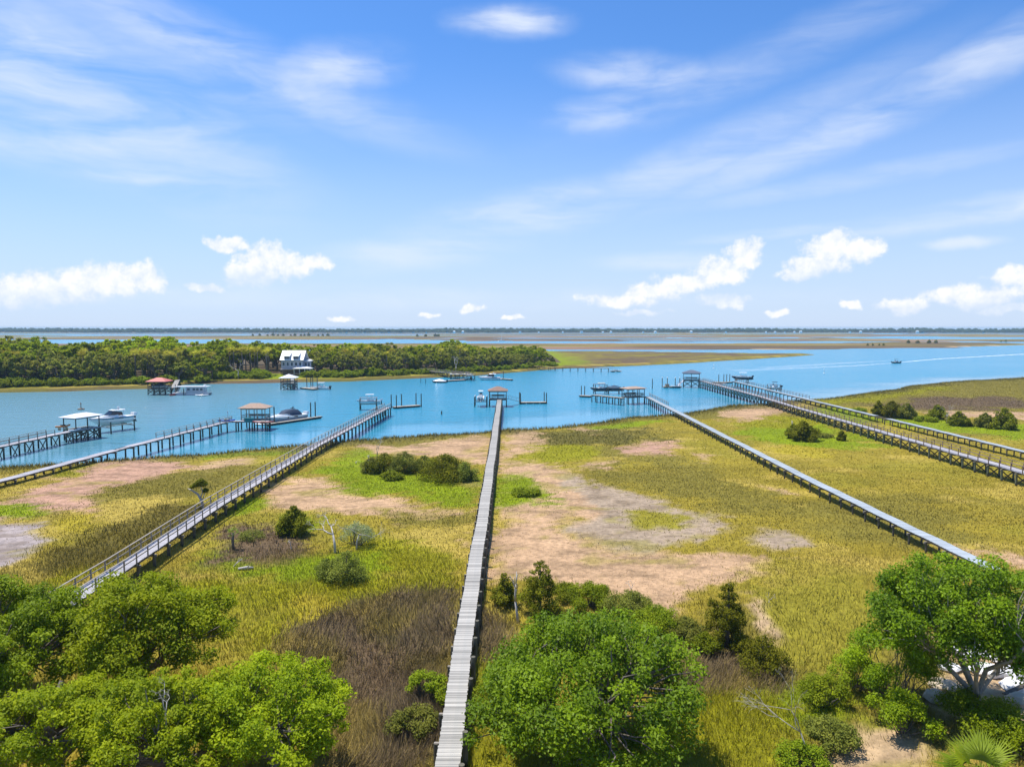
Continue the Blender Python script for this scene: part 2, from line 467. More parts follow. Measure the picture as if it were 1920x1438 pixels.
NEAR_SHORE = line([(-250, 884), (0, 862), (150, 857), (225, 850), (275, 848), (350, 842), (480, 832), (600, 823), (675, 815), (750, 811), (880, 803), (950, 797),
                   (1025, 794), (1100, 786), (1175, 777), (1225, 773), (1275, 771), (1331, 761), (1369, 755), (1425, 754), (1472, 749),
                   (1560, 739), (1642, 730), (1719, 719), (1785, 711), (1920, 706), (2150, 697)], 1.0)
ISLE_FRONT = line([(-500, 752), (0, 737), (100, 735), (200, 732), (275, 730), (350, 721), (480, 719), (560, 717), (650, 716), (750, 711), (880, 706), (1000, 696),
                   (1063, 691), (1125, 689), (1200, 686), (1312, 680), (1425, 673), (1500, 668), (1534, 665)], 0.0)
ISLE_BACK = line([(-600, 659), (600, 659), (1025, 659), (1200, 660), (1331, 662), (1388, 663), (1500, 664), (1534, 665)], 0.0)
STRIP_FRONT = line([(-500, 655), (900, 655.5), (1300, 655.5), (1560, 654.5), (1653, 653), (1785, 652), (1903, 648), (1990, 644)], 0.0)
STRIP_BACK = line([(-500, 646), (300, 645), (900, 645), (1560, 644), (1700, 641)], 0.0)
HOUSE = P(553, 702, 1.4)


def margin(x, y):
    """metres inside the land (positive) or out on the water (negative)"""
    n1 = (NA.fbm(x * .06, y * .06, 3) - .5) * 6
    n2 = (NB.fbm(x * .010, y * .025, 4) - .5)
    near = (np.interp(x, *NEAR_SHORE) - y) * .9 + n1
    front = y - np.interp(x, *ISLE_FRONT); back = np.interp(x, *ISLE_BACK) - y
    isle = np.minimum(np.minimum(front + n1, back + n2 * 40), (ISLE_FRONT[0][-1] - x) * .5 + n1)
    s_front = y - np.interp(x, *STRIP_FRONT) + n2 * 60
    s_back = np.where(x < STRIP_BACK[0][-1] + n2 * 120, np.interp(x, *STRIP_BACK) - y + n2 * 60, 999)
    strip = np.minimum(np.minimum(s_front, s_back), 690 - x + n2 * 160)
    t3 = np.minimum(y - 1160 - 220 * sstep(50, -250, x) + n2 * 160, 2560 - y + n2 * 300)
    ck = np.abs(NC.fbm(x * .0012 + 3, y * .0045, 3) - .5) * 900 - 26          # tidal creeks winding through the far marsh
    pond = (.62 - NC.fbm(x * .0009 + 9, y * .004 + 2, 3)) * 900
    t3 = np.minimum(t3, np.minimum(ck, pond) + np.where(y < 1400, 30, 0))
    far = y - 2880 + n2 * 120
    return np.maximum.reduce([near, isle, strip, t3, far])


def height(x, y):
    x = np.asarray(x, float); y = np.asarray(y, float)
    m = margin(x, y)
    z = -1.2 + 2.0 * sstep(-7, 8, m)
    z = z + (NA.fbm(x * .15, y * .15, 3) - .5) * .25 * sstep(3, 12, m)
    front = y - np.interp(x, *ISLE_FRONT)
    wood = sstep(12, 40, front) * (x < 70) * sstep(640, 560, y) * sstep(200, 250, y)
    z = z + wood * 1.0
    # higher ground where the foreground trees stand
    bank = np.maximum(sstep(44, 34, y) * sstep(-8, -14, x), sstep(44, 36, y) * sstep(17, 24, x))
    return z + bank * .5


def hz(x, y):
    return float(height(np.array([x]), np.array([y]))[0])


def G(px, py):
    """ground point seen at a pixel"""
    p = P(px, py, .8)
    for _ in range(3): p = P(px, py, hz(p.x, p.y))
    return p


# colours of the marsh, given as they look in sunlight; turned into base colours below
PAL = dict(olive=(166, 148, 62), yg=(156, 152, 36), yel=(186, 168, 60), green=(142, 158, 24), tan=(212, 174, 134), pink=(208, 164, 136), rush=(120, 103, 76), mud=(186, 164, 138),
           wet=(180, 166, 160), edge=(116, 108, 58), dkol=(118, 106, 52), grol=(142, 130, 64), straw=(196, 172, 96), sand=(214, 182, 140), ltol=(160, 150, 60), brush=(118, 98, 72))
ZONES = [
    ('tan', 1.6, [(935, 800), (1010, 803), (1005, 835), (965, 850), (1020, 880), (1080, 888), (1160, 940), (1340, 978), (1420, 1020), (1450, 1050), (1430, 1085), (1300, 1100), (1250, 1145), (1100, 1095), (910, 1075), (930, 900)]),
    ('olive', 1.4, [(1150, 930), (1300, 945), (1420, 975), (1520, 1005), (1560, 1020), (1440, 1040), (1300, 1040), (1150, 1010), (1010, 980), (1010, 955), (1100, 990)]),
    ('mud', .9, [(1058, 893), (1110, 895), (1165, 920), (1250, 948), (1350, 962), (1370, 985), (1330, 1005), (1235, 1030), (1150, 1015), (1100, 995), (1040, 985), (1110, 960), (1075, 922)]),
    ('mud', .8, [(1440, 985), (1500, 1000), (1530, 1020), (1480, 1028), (1430, 1010)]),
    ('ltol', 1.0, [(1170, 955), (1330, 965), (1300, 985), (1200, 990)]),
    ('tan', 1.0, [(985, 995), (1150, 1030), (1300, 1050), (1420, 1060), (1400, 1095), (1280, 1090), (1240, 1140), (1120, 1095), (960, 1060)]),
    ('green', 1.2, [(922, 902), (1000, 898), (1042, 930), (1012, 952), (925, 957)]),
    ('yg', 1.2, [(970, 838), (1060, 828), (1130, 848), (1095, 866), (1010, 868)]),
    ('green', .8, [(1110, 798), (1240, 787), (1275, 790), (1200, 798), (1130, 806)]),
    ('pink', 1.0, [(1160, 846), (1190, 838), (1290, 824), (1250, 852), (1190, 857)]),
    ('tan', .8, [(1100, 870), (1160, 868), (1140, 882), (1090, 880)]), ('tan', .8, [(1310, 852), (1360, 856), (1330, 866)]), ('tan', .7, [(1085, 800), (1135, 806), (1120, 812), (1090, 812)]),
    ('tan', 1.2, [(1345, 760), (1400, 755), (1475, 768), (1445, 786), (1370, 790)]),
    ('green', 1.5, [(1345, 808), (1430, 797), (1510, 788), (1600, 812), (1645, 832), (1560, 842), (1480, 838), (1400, 822)]),
    ('yg', 1.5, [(1360, 795), (1480, 780), (1560, 790), (1500, 800), (1400, 805)]),
    ('yel', 1.0, [(1450, 842), (1500, 838), (1560, 848), (1520, 856), (1460, 850)]),
    ('grol', 2.0, [(1510, 745), (1640, 728), (1790, 710), (1990, 700), (2100, 790), (1920, 792), (1780, 775), (1600, 760)]),
    ('yg', 1.2, [(1545, 752), (1600, 742), (1720, 728), (1800, 722), (1740, 734), (1640, 748), (1580, 758)]),
    ('brush', 1.6, [(1640, 760), (1720, 745), (1900, 742), (1960, 765), (1800, 768), (1700, 765)]),
    ('tan', .8, [(1715, 772), (1760, 770), (1920, 772), (1960, 790), (1900, 786), (1780, 782)]),
    ('green', 1.2, [(1530, 768), (1600, 764), (1650, 785), (1640, 797), (1570, 780)]),
    ('yel', 1.0, [(1635, 792), (1690, 795), (1735, 812), (1690, 815)]),
    ('green', 1.4, [(1640, 782), (1720, 780), (1800, 796), (1920, 795), (2000, 800), (2000, 830), (1880, 822), (1760, 806), (1690, 798)]),
    ('olive', 1.0, [(1730, 815), (1920, 860), (1960, 880), (1840, 850)]),
    ('tan', .7, [(1440, 918), (1470, 922), (1500, 930), (1460, 928)]), ('tan', 1.0, [(1800, 1020), (1920, 1045), (2050, 1080), (1960, 1090), (1880, 1060)]),
    ('edge', 2.0, [(1000, 815), (1200, 800), (1280, 830), (1150, 840), (1000, 830)]), ('grol', 2.0, [(1100, 880), (1330, 870), (1480, 960), (1380, 955), (1200, 925)]),
    # between the railed dock and the central dock
    ('green', 1.6, [(600, 885), (640, 858), (680, 850), (700, 880), (880, 888), (910, 905), (900, 945), (790, 935), (640, 918)]),
    ('tan', 1.0, [(650, 835), (760, 838), (905, 812), (922, 868), (880, 872), (780, 850), (690, 852)]),
    ('tan', 1.4, [(490, 925), (560, 888), (640, 918), (740, 942), (890, 955), (790, 968), (640, 962), (545, 950)]),
    ('grol', 1.0, [(700, 955), (880, 960), (890, 985), (760, 975)]),
    ('straw', 1.4, [(700, 985), (890, 985), (885, 1050), (740, 1045)]),
    ('yg', 1.4, [(320, 1075), (600, 1070), (720, 1060), (875, 1055), (872, 1098), (760, 1115), (640, 1165), (560, 1215), (480, 1250), (400, 1195), (280, 1110)]),
    ('yel', .9, [(520, 1130), (580, 1120), (640, 1140), (560, 1190), (500, 1190)]),
    ('yg', 1.0, [(640, 990), (700, 985), (860, 1045), (860, 1060), (700, 1060)]),
    ('green', 1.2, [(365, 1035), (420, 1020), (470, 1050), (590, 1030), (720, 1025), (712, 1080), (600, 1085), (450, 1065)]),
    ('green', .9, [(410, 950), (450, 930), (510, 935), (490, 960), (420, 975)]),
    ('green', .9, [(560, 960), (590, 975), (585, 1000), (545, 1000)]),
    ('brush', 1.2, [(385, 1010), (440, 990), (560, 1000), (600, 1025), (520, 1045), (400, 1040)]),
    ('rush', .7, [(508, 1215), (600, 1165), (680, 1130), (760, 1105), (872, 1095), (850, 1240), (808, 1460), (640, 1460), (600, 1310)]),
    ('brush', 1.0, [(640, 1180), (740, 1200), (780, 1260), (700, 1330), (640, 1270)]),
    ('rush', .7, [(893, 1140), (965, 1165), (955, 1240), (915, 1300), (875, 1300)]),
    ('yg', 1.0, [(860, 1240), (990, 1230), (1030, 1460), (860, 1460)]),
    ('rush', .8, [(1250, 1225), (1380, 1205), (1490, 1235), (1485, 1290), (1380, 1310), (1265, 1325)]),
    ('yg', 1.0, [(1270, 1315), (1480, 1300), (1530, 1380), (1480, 1480), (1150, 1480)]),
    ('ltol', 1.4, [(1400, 1105), (1650, 1095), (1640, 1260), (1500, 1250), (1430, 1180)]),
    ('sand', .8, [(1395, 1120), (1420, 1130), (1475, 1190), (1450, 1200), (1410, 1160)]),
    ('green', 1.4, [(1480, 1270), (1620, 1280), (1640, 1380), (1540, 1400), (1500, 1330)]),
    ('sand', .8, [(1640, 1378), (1760, 1385), (1790, 1430), (1760, 1500), (1560, 1500), (1600, 1430)]),
    ('sand', .9, [(1740, 1200), (1930, 1190), (2050, 1340), (1900, 1400), (1760, 1340)]),
    # left of the railed dock
    ('pink', 1.6, [(-200, 1010), (0, 940), (60, 925), (190, 866), (345, 866), (310, 895), (230, 915), (165, 950), (175, 965), (60, 955), (0, 975), (-120, 1040)]),
    ('tan', .9, [(345, 876), (450, 862), (450, 888), (365, 892)]),
    ('grol', 1.2, [(170, 922), (300, 890), (490, 872), (440, 915), (300, 948), (190, 945)]),
    ('straw', 1.2, [(200, 935), (350, 928), (340, 968), (210, 975)]),
    ('yel', 1.0, [(90, 985), (180, 960), (160, 1000), (100, 1010)]),
    ('wet', .7, [(-150, 1000), (0, 985), (60, 985), (65, 1015), (20, 1060), (-120, 1090)]),
    ('green', 1.0, [(-30, 948), (70, 943), (80, 965), (30, 978), (-30, 982)]),
    ('dkol', 1.2, [(35, 1060), (120, 1010), (190, 985), (320, 945), (440, 945), (330, 1005), (200, 1060), (80, 1095)]),
    ('yg', 1.2, [(-100, 1110), (60, 1095), (200, 1062), (140, 1100), (60, 1130), (-100, 1150)]), ('rush', .8, [(-150, 1130), (0, 1122), (110, 1110), (60, 1140), (-100, 1170)]),
    ('yg', 1.0, [(110, 890), (180, 862), (200, 868), (130, 895)]), ('green', .7, [(380, 850), (470, 842), (480, 850), (390, 862)]), ('green', .7, [(470, 848), (560, 838), (575, 845), (490, 858)]),
]
ZW = [(n, s, np.array([(P(x, y, .8).x, P(x, y, .8).y) for x, y in pl])) for n, s, pl in ZONES]
for n_, s_, w_ in ZW: w_.flags.writeable = False
LINPAL = {k: np.array(lin(*v)) * (1, 1, 1 if k in ('tan', 'pink', 'mud', 'wet', 'sand', 'brush', 'rush') else .66) for k, v in PAL.items()}
GAIN = .70                                     # sunlit look -> base colour
# how the plants of each zone stand: height, density, lean
GRASS = dict(olive=(.42, 1.0), yg=(.6, 1.2), yel=(.6, .9), green=(.42, 1.2), tan=(.14, .22), pink=(.14, .18), rush=(.8, 1.7), mud=(.2, .03), wet=(.2, .02), edge=(.85, 1.2),
             dkol=(.65, 1.3), grol=(.48, 1.1), straw=(.4, .6), sand=(.2, .06), ltol=(.5, .7), brush=(.7, .8))


def pip(x, y, poly):
    r = np.zeros(x.shape, bool); n = len(poly)
    for i in range(n):
        x1, y1 = poly[i]; x2, y2 = poly[(i + 1) % n]
        if y1 == y2: continue
        c = ((y1 > y) != (y2 > y)) & (x < (x2 - x1) * (y - y1) / (y2 - y1) + x1)
        r ^= c
    return r


def marsh(x, y):
    """base colour, plant height and plant density of the land at (x, y)"""
    n = len(x)
    rgb = np.tile(LINPAL['olive'], (n, 1)); ht = np.full(n, .42); de = np.ones(n)
    d = np.clip(y, 20, 400)
    k = np.sqrt(d / 60.0)
    wx = (NA.fbm(x * .11, y * .11, 4) - .5); wy = (NB.fbm(x * .11 + 40, y * .11, 4) - .5)
    fx = (NC(x * 1.1, y * 1.1) - .5); fy = (ND(x * 1.1, y * 1.1) - .5)
    near = (y < 420)
    # broad drifts within the plain marsh
    p = NC.fbm(x * .05, y * .08, 4); q = ND.fbm(x * .12 + 7, y * .2, 4)
    t = sstep(.5, .66, p)[:, None]; rgb = rgb * (1 - t) + LINPAL['grol'] * t
    t = sstep(.60, .70, q)[:, None] * .8; rgb = rgb * (1 - t) + LINPAL['straw'] * t
    t = sstep(.40, .30, p)[:, None] * .55; rgb = rgb * (1 - t) + LINPAL['ltol'] * t
    for name, soft, poly in ZW:
        lo = poly.min(0) - 8; hi = poly.max(0) + 8
        idx = np.nonzero(near & (x > lo[0]) & (x < hi[0]) & (y > lo[1]) & (y < hi[1]))[0]
        if not len(idx): continue
        f = np.zeros(len(idx))
        for a, b in ((5.0, .8), (3.6, 1.8), (6.5, 3.0), (8.0, 1.0), (2.0, 4.5)):
            s = soft * k[idx]
            f += pip(x[idx] + (wx[idx] * a + fx[idx] * b) * s, y[idx] + (wy[idx] * a * 1.4 + fy[idx] * b) * s, poly)
        f = (f / 5)[:, None]
        rgb[idx] = rgb[idx] * (1 - f) + LINPAL[name] * f
        f = f[:, 0]
        ht[idx] = ht[idx] * (1 - f) + GRASS[name][0] * f; de[idx] = de[idx] * (1 - f) + GRASS[name][1] * f
    isr = (ht > .68) & (de > 1.45)                        # old rush stands: straw-pale and dark olive patches mixed in by noise
    t = (sstep(.5, .7, NA.fbm(x * .5 + 9, y * .35, 4)) * isr * .6)[:, None]; rgb = rgb * (1 - t) + LINPAL['straw'] * .8 * t
    t = (sstep(.52, .68, NB.fbm(x * .3 + 1, y * .22, 3)) * isr * .6)[:, None]; rgb = rgb * (1 - t) + LINPAL['dkol'] * .7 * t
    # wrack mats carry darker, damp streaks and thin green
    isw = (de < .4)
    t = (sstep(.52, .68, NA.fbm(x * .35, y * .9, 4)) * isw * .45)[:, None]; rgb = rgb * (1 - t) + LINPAL['brush'] * t
    t = (sstep(.60, .72, NB.fbm(x * .25 + 3, y * .5, 4)) * isw * .5)[:, None]; rgb = rgb * (1 - t) + LINPAL['ltol'] * t
    # band of tall cordgrass on the near bank
    m = np.interp(x, *NEAR_SHORE) - y
    t = (sstep(15, 5, m + wx * 14) * (y < 420))[:, None]
    rgb = rgb * (1 - t) + LINPAL['edge'] * t; ht = ht * (1 - t[:, 0]) + .95 * t[:, 0]; de = de * (1 - t[:, 0]) + 1.3 * t[:, 0]
    # the island opposite: mud and cordgrass by the water, grass behind, leaf litter under the trees
    fr = y - np.interp(x, *ISLE_FRONT)
    isl = (fr > -3) & (y > 225) & (y < 690) & (m < -8)
    mix = lambda a, b, tt: LINPAL[a] * (1 - tt[:, None]) + LINPAL[b] * tt[:, None]
    ic = mix('brush', 'edge', sstep(.4, .6, p)); t = sstep(6, 11, fr + wx * 10)[:, None]; ic = ic * (1 - t) + mix('grol', 'straw', sstep(.4, .7, q)) * t
    t = (sstep(13, 18, fr + wx * 9) * sstep(60, 35, x + wx * 30))[:, None]; ic = ic * (1 - t) + LINPAL['green'] * t
    t = (sstep(30, 40, fr + wx * 9) * (x < 30))[:, None]; ic = ic * (1 - t) + LINPAL['rush'] * t * .8
    t = sstep(25, 60, x + wx * 30)[:, None] * sstep(12, 20, fr)[:, None]; ic = ic * (1 - t) + mix('brush', 'grol', sstep(.42, .62, p)) * t
    t = ((x > 60) * sstep(10, 3, fr + wx * 6))[:, None]; ic = ic * (1 - t) + LINPAL['grol'] * t
    rgb[isl] = ic[isl]
    # far marsh: purplish brown mud flats and olive beds
    fm = (y >= 690)
    p2 = NA.fbm(x * .004, y * .012, 4); q2 = NB.fbm(x * .003 + 5, y * .02, 4)
    fc = mix('brush', 'grol', sstep(.42, .58, p2)); t = (sstep(.55, .65, q2) * .6)[:, None]; fc = fc * (1 - t) + LINPAL['pink'] * t * .75
    beach = sstep(14, 4, margin(x, y)) * (x > 250) * sstep(.38, .5, q2) * (y < 1100); t = beach[:, None]; fc = fc * (1 - t) + LINPAL['sand'] * t
    rgb[fm] = fc[fm]
    return rgb * GAIN, ht, de


def axis_pts(a, b, step, far_a, far_b, growth):
    c = list(np.arange(a, b, step)); lo = []; hi = []
    s, x = step, a
    while x > far_a: s *= growth; x -= s; lo.append(x)
    s, x = step, c[-1]
    while x < far_b: s *= growth; x += s; hi.append(x)
    return np.array(lo[::-1] + c + hi)


def build_ground():
    xs = axis_pts(-115, 145, .75, -6600, 6600, 1.032)
    ys = axis_pts(14, 172, .7, -300, 6600, 1.025)
    X, Y = np.meshgrid(xs, ys)
    x, y = X.ravel(), Y.ravel()
    z = height(x, y)
    c, ht, de = marsh(x, y)
    nx, ny = len(xs), len(ys)
    i = np.arange(nx * ny).reshape(ny, nx)
    F = np.stack([i[:-1, :-1], i[:-1, 1:], i[1:, 1:], i[1:, :-1]], -1).reshape(-1, 4)
    F = F[(z[F] > -1.0).any(1)]
    m = bpy.data.materials.new('marsh_ground'); m.use_nodes = True
    nt = m.node_tree; N, L = nt.nodes, nt.links; b = N['Principled BSDF']; b.inputs['Roughness'].default_value = .95; b.inputs['Specular IOR Level'].default_value = .12
    at = N.new('ShaderNodeAttribute'); at.attribute_name = 'land'
    ge = N.new('ShaderNodeNewGeometry')
    def noise(s, st, det=5):
        mp = N.new('ShaderNodeMapping'); mp.inputs['Scale'].default_value = st; L.new(ge.outputs['Position'], mp.inputs[0])
        nz = N.new('ShaderNodeTexNoise'); nz.inputs['Scale'].default_value = s; nz.inputs['Detail'].default_value = det; nz.inputs['Roughness'].default_value = .7
        L.new(mp.outputs[0], nz.inputs['Vector']); return nz.outputs['Fac']
    n1, n2 = noise(1.6, (1, 1, 1)), noise(.12, (1, 1.6, 1))
    hs = N.new('ShaderNodeHueSaturation'); L.new(at.outputs['Color'], hs.inputs['Color'])
    mr = N.new('ShaderNodeMapRange'); mr.inputs[1].default_value = .3; mr.inputs[2].default_value = .7; mr.inputs[3].default_value = .62; mr.inputs[4].default_value = 1.3; L.new(n1, mr.inputs[0])
    m2 = N.new('ShaderNodeMapRange'); m2.inputs[1].default_value = .3; m2.inputs[2].default_value = .7; m2.inputs[3].default_value = .84; m2.inputs[4].default_value = 1.14; L.new(n2, m2.inputs[0])
    mu = N.new('ShaderNodeMath'); mu.operation = 'MULTIPLY'; L.new(mr.outputs[0], mu.inputs[0]); L.new(m2.outputs[0], mu.inputs[1]); L.new(mu.outputs[0], hs.inputs['Value'])
    L.new(hs.outputs[0], b.inputs['Base Color'])
    bp = N.new('ShaderNodeBump'); bp.inputs['Strength'].default_value = .55; bp.inputs['Distance'].default_value = .22; L.new(noise(2.4, (1, 1, 1)), bp.inputs['Height']); L.new(bp.outputs[0], b.inputs['Normal'])
    me = np_mesh('ground', np.stack([x, y, z], 1), F, m, {'land': ('FLOAT_COLOR', np.concatenate([c, np.ones((len(x), 1))], 1))}, True)
    tag(link(bpy.data.objects.new('ground', me)), 'flat tidal marsh of olive, green and tan patches around the creek', None, None, 'structure')


build_ground()


def build_water():
    xs = axis_pts(-130, 250, 5, -6600, 6600, 1.09); ys = axis_pts(-40, 330, 4, -300, 6600, 1.09)
    X, Y = np.meshgrid(xs, ys); x, y = X.ravel(), Y.ravel()
    m0 = y - np.interp(x, *NEAR_SHORE)
    calm = sstep(34, 8, m0 + (NA.fbm(x * .03, y * .08, 3) - .5) * 30) * (m0 > -30) * (y < 420)
    lee = sstep(-40, -110, x) * sstep(330, 260, y)                       # greener, sheltered water up the creek
    nx, ny = len(xs), len(ys); i = np.arange(nx * ny).reshape(ny, nx)
    F = np.stack([i[:-1, :-1], i[:-1, 1:], i[1:, 1:], i[1:, :-1]], -1).reshape(-1, 4)
    m = bpy.data.materials.new('creek_water'); m.use_nodes = True
    nt = m.node_tree; N, L = nt.nodes, nt.links; b = N['Principled BSDF']
    b.inputs['IOR'].default_value = 1.333; b.inputs['Specular IOR Level'].default_value = .5
    ac = N.new('ShaderNodeAttribute'); ac.attribute_name = 'calm'; al = N.new('ShaderNodeAttribute'); al.attribute_name = 'lee'
    ge = N.new('ShaderNodeNewGeometry')
    mx = N.new('ShaderNodeMix'); mx.data_type = 'RGBA'; L.new(al.outputs['Fac'], mx.inputs[0])
    mx.inputs[6].default_value = (.03, .245, .375, 1); mx.inputs[7].default_value = (.115, .255, .31, 1); L.new(mx.outputs[2], b.inputs['Base Color'])
    rr = N.new('ShaderNodeMapRange'); rr.inputs[3].default_value = .2; rr.inputs[4].default_value = .06; L.new(ac.outputs['Fac'], rr.inputs[0]); L.new(rr.outputs[0], b.inputs['Roughness'])
    def noise(s, st, det):
        mp = N.new('ShaderNodeMapping'); mp.inputs['Scale'].default_value = st; mp.inputs['Rotation'].default_value = (0, 0, .25); L.new(ge.outputs['Position'], mp.inputs[0])
        nz = N.new('ShaderNodeTexNoise'); nz.inputs['Scale'].default_value = s; nz.inputs['Detail'].default_value = det; nz.inputs['Roughness'].default_value = .6; L.new(mp.outputs[0], nz.inputs['Vector']); return nz.outputs['Fac']
    h = N.new('ShaderNodeMath'); h.operation = 'ADD'; L.new(noise(1.4, (.6, 1.5, 1), 3), h.inputs[0])
    h2 = N.new('ShaderNodeMath'); h2.operation = 'MULTIPLY'; L.new(noise(.25, (.5, 1.4, 1), 3), h2.inputs[0]); h2.inputs[1].default_value = 2.5; L.new(h2.outputs[0], h.inputs[1])
    st = N.new('ShaderNodeMapRange'); st.inputs[3].default_value = .5; st.inputs[4].default_value = .07; L.new(ac.outputs['Fac'], st.inputs[0])
    gust = N.new('ShaderNodeMapRange'); gust.inputs[1].default_value = .3; gust.inputs[2].default_value = .7; gust.inputs[3].default_value = .65; gust.inputs[4].default_value = 1.25; L.new(noise(.012, (.5, 1.6, 1), 3), gust.inputs[0])
    sm = N.new('ShaderNodeMath'); sm.operation = 'MULTIPLY'; L.new(st.outputs[0], sm.inputs[0]); L.new(gust.outputs[0], sm.inputs[1])
    bp = N.new('ShaderNodeBump'); bp.inputs['Distance'].default_value = .45; L.new(sm.outputs[0], bp.inputs['Strength']); L.new(h.outputs[0], bp.inputs['Height']); L.new(bp.outputs[0], b.inputs['Normal'])
    me = np_mesh('water', np.stack([x, y, x * 0], 1), F, m, {'calm': ('FLOAT', calm), 'lee': ('FLOAT', lee)})
    tag(link(bpy.data.objects.new('water', me)), 'blue tidal creek and channels between the marshes', None, None, 'structure')


build_water()


def build_grass():
    rng = np.random.default_rng(5)
    V, C, n0 = [], [], 0
    S = 1.0
    for y0, y1, dens, w in ((24, 45, 190, .019), (45, 70, 95, .030), (70, 112, 38, .05), (112, 345, 11, .095)):
        half = lambda yy: .80 * yy + 10
        area = (half(y0) + half(y1)) * (y1 - y0)
        n = int(area * dens * S)
        y = rng.uniform(y0, y1, n); x = rng.uniform(-1, 1, n) * half(y1)
        keep = (np.abs(x) < half(y)) & (np.interp(x, *NEAR_SHORE) - y > -2)
        x, y = x[keep], y[keep]
        z = height(x, y)
        keep = z > .0; x, y, z = x[keep], y[keep], z[keep]
        js = .008 * y + .2
        c, ht, de = marsh(x + rng.normal(0, 1, len(x)) * js, y + rng.normal(0, 1, len(x)) * js * 1.4)
        ht = ht * np.interp(y, [40, 75, 120, 200], [.85, .5, .34, .34]); ht = np.maximum(ht, .72 * sstep(12, 4, np.interp(x, *NEAR_SHORE) - y))
        keep = rng.random(len(x)) * 1.7 < de; x, y, z, c, ht = x[keep], y[keep], z[keep], c[keep], ht[keep]
        n = len(x)
        ht = ht * rng.uniform(.55, 1.25, n) * (.75 + .5 * NB.fbm(x * .3, y * .3, 2))
        a = rng.uniform(0, 2 * np.pi, n); dx, dy = np.cos(a), np.sin(a)
        sw = (NA.fbm(x * .16, y * .16, 3) - .5) * 16                       # blades lie over in swirls
        tall = np.clip(ht - .45, 0, .6)
        lean = ht * (.24 + tall * .45)
        tx = np.cos(sw) * lean + rng.normal(0, .32, n) * ht; ty = np.sin(sw) * lean + rng.normal(0, .32, n) * ht
        ww = w * rng.uniform(.6, 1.4, n)
        p0 = np.stack([x - dx * ww, y - dy * ww, z - .03], 1); p1 = np.stack([x + dx * ww, y + dy * ww, z - .03], 1)
        p2 = np.stack([x + tx, y + ty, z + ht], 1)
        V.append(np.stack([p0, p1, p2], 1).reshape(-1, 3))
        cc = c * rng.uniform(.88, 1.16, (n, 1)) * 1.38
        dry = rng.random(n) < .08; cc[dry] = cc[dry] * .5 + LINPAL['straw'] * GAIN * .5
        C.append(np.repeat(np.concatenate([cc, np.ones((n, 1))], 1), 3, 0))
    V = np.concatenate(V); C = np.concatenate(C)
    F = np.arange(len(V)).reshape(-1, 3)
    m = bpy.data.materials.new('cordgrass'); m.use_nodes = True; nt = m.node_tree; N, L = nt.nodes, nt.links; b = N['Principled BSDF']
    b.inputs['Roughness'].default_value = .75; b.inputs['Specular IOR Level'].default_value = .15
    at = N.new('ShaderNodeAttribute'); at.attribute_name = 'land'; L.new(at.outputs['Color'], b.inputs['Base Color'])
    ge = N.new('ShaderNodeNewGeometry'); va = N.new('ShaderNodeVectorMath'); va.operation = 'ADD'; va.inputs[1].default_value = (0, 0, 2.2); L.new(ge.outputs['Normal'], va.inputs[0])
    vn = N.new('ShaderNodeVectorMath'); vn.operation = 'NORMALIZE'; L.new(va.outputs[0], vn.inputs[0]); L.new(vn.outputs[0], b.inputs['Normal'])
    tr = N.new('ShaderNodeBsdfTranslucent'); L.new(at.outputs['Color'], tr.inputs['Color'])
    ms = N.new('ShaderNodeMixShader'); ms.inputs[0].default_value = .32; L.new(b.outputs[0], ms.inputs[1]); L.new(tr.outputs[0], ms.inputs[2]); L.new(ms.outputs[0], N['Material Output'].inputs['Surface'])
    me = np_mesh('marsh_grass', V, F, m, {'land': ('FLOAT_COLOR', C)})
    tag(link(bpy.data.objects.new('marsh_grass', me)), 'cordgrass and rush covering the near marsh', None, None, 'stuff')
    print('grass blades', len(F))


build_grass()

# ---------------------------------------------------------------- trees and shrubs
def leaf_mesh(name, mat, clumps, n, size, seed, flat=.75, up=.35, aspect=.55, shell=.45, tint_bias=0.0):
    """n leaf-sized faces spread through clumps (x, y, z, radius)"""
    rng = np.random.default_rng(seed)
    cl = np.asarray(clumps, float)
    w = cl[:, 3] ** 2; k = rng.choice(len(cl), n, p=w / w.sum())
    d = rng.normal(size=(n, 3)); d[:, 2] += .25; d /= np.linalg.norm(d, axis=1)[:, None]
    r = cl[k, 3] * rng.random(n) ** shell * rng.uniform(.85, 1.15, n)
    p = cl[k, :3] + d * r[:, None] * np.array([1, 1, flat])
    nrm = d * .55 + rng.normal(size=(n, 3)) * .55 + np.array([0, 0, up]); nrm /= np.linalg.norm(nrm, axis=1)[:, None]
    t = np.cross(nrm, rng.normal(size=(n, 3))); t /= np.linalg.norm(t, axis=1)[:, None]
    b = np.cross(nrm, t)
    s = size * rng.uniform(.6, 1.4, n)[:, None]
    V = np.stack([p - t * s, p + b * s * aspect, p + t * s, p - b * s * aspect], 1).reshape(-1, 3)
    ct = rng.uniform(0, .5, len(cl))[k]
    ti = np.clip(ct + rng.uniform(0, .5, n) + tint_bias, 0, 1)
    F = np.arange(4 * n).reshape(-1, 4)
    return np_mesh(name, V, F, mat, {'tint': ('FLOAT', np.repeat(ti, 4))})


def limb(mb, a, b, r0, r1, rng, n=5, wob=.08):
    a, b = Vector(a), Vector(b); L = (b - a).length
    pts = [a]
    for t in (.35, .7):
        pts.append(a.lerp(b, t) + Vector((rng.uniform(-1, 1), rng.uniform(-1, 1), rng.uniform(-.3, .8))) * L * wob)
    pts.append(b)
    mb.tube(pts, [r0, r0 * .75 + r1 * .25, r0 * .4 + r1 * .6, r1], n, cap=False)


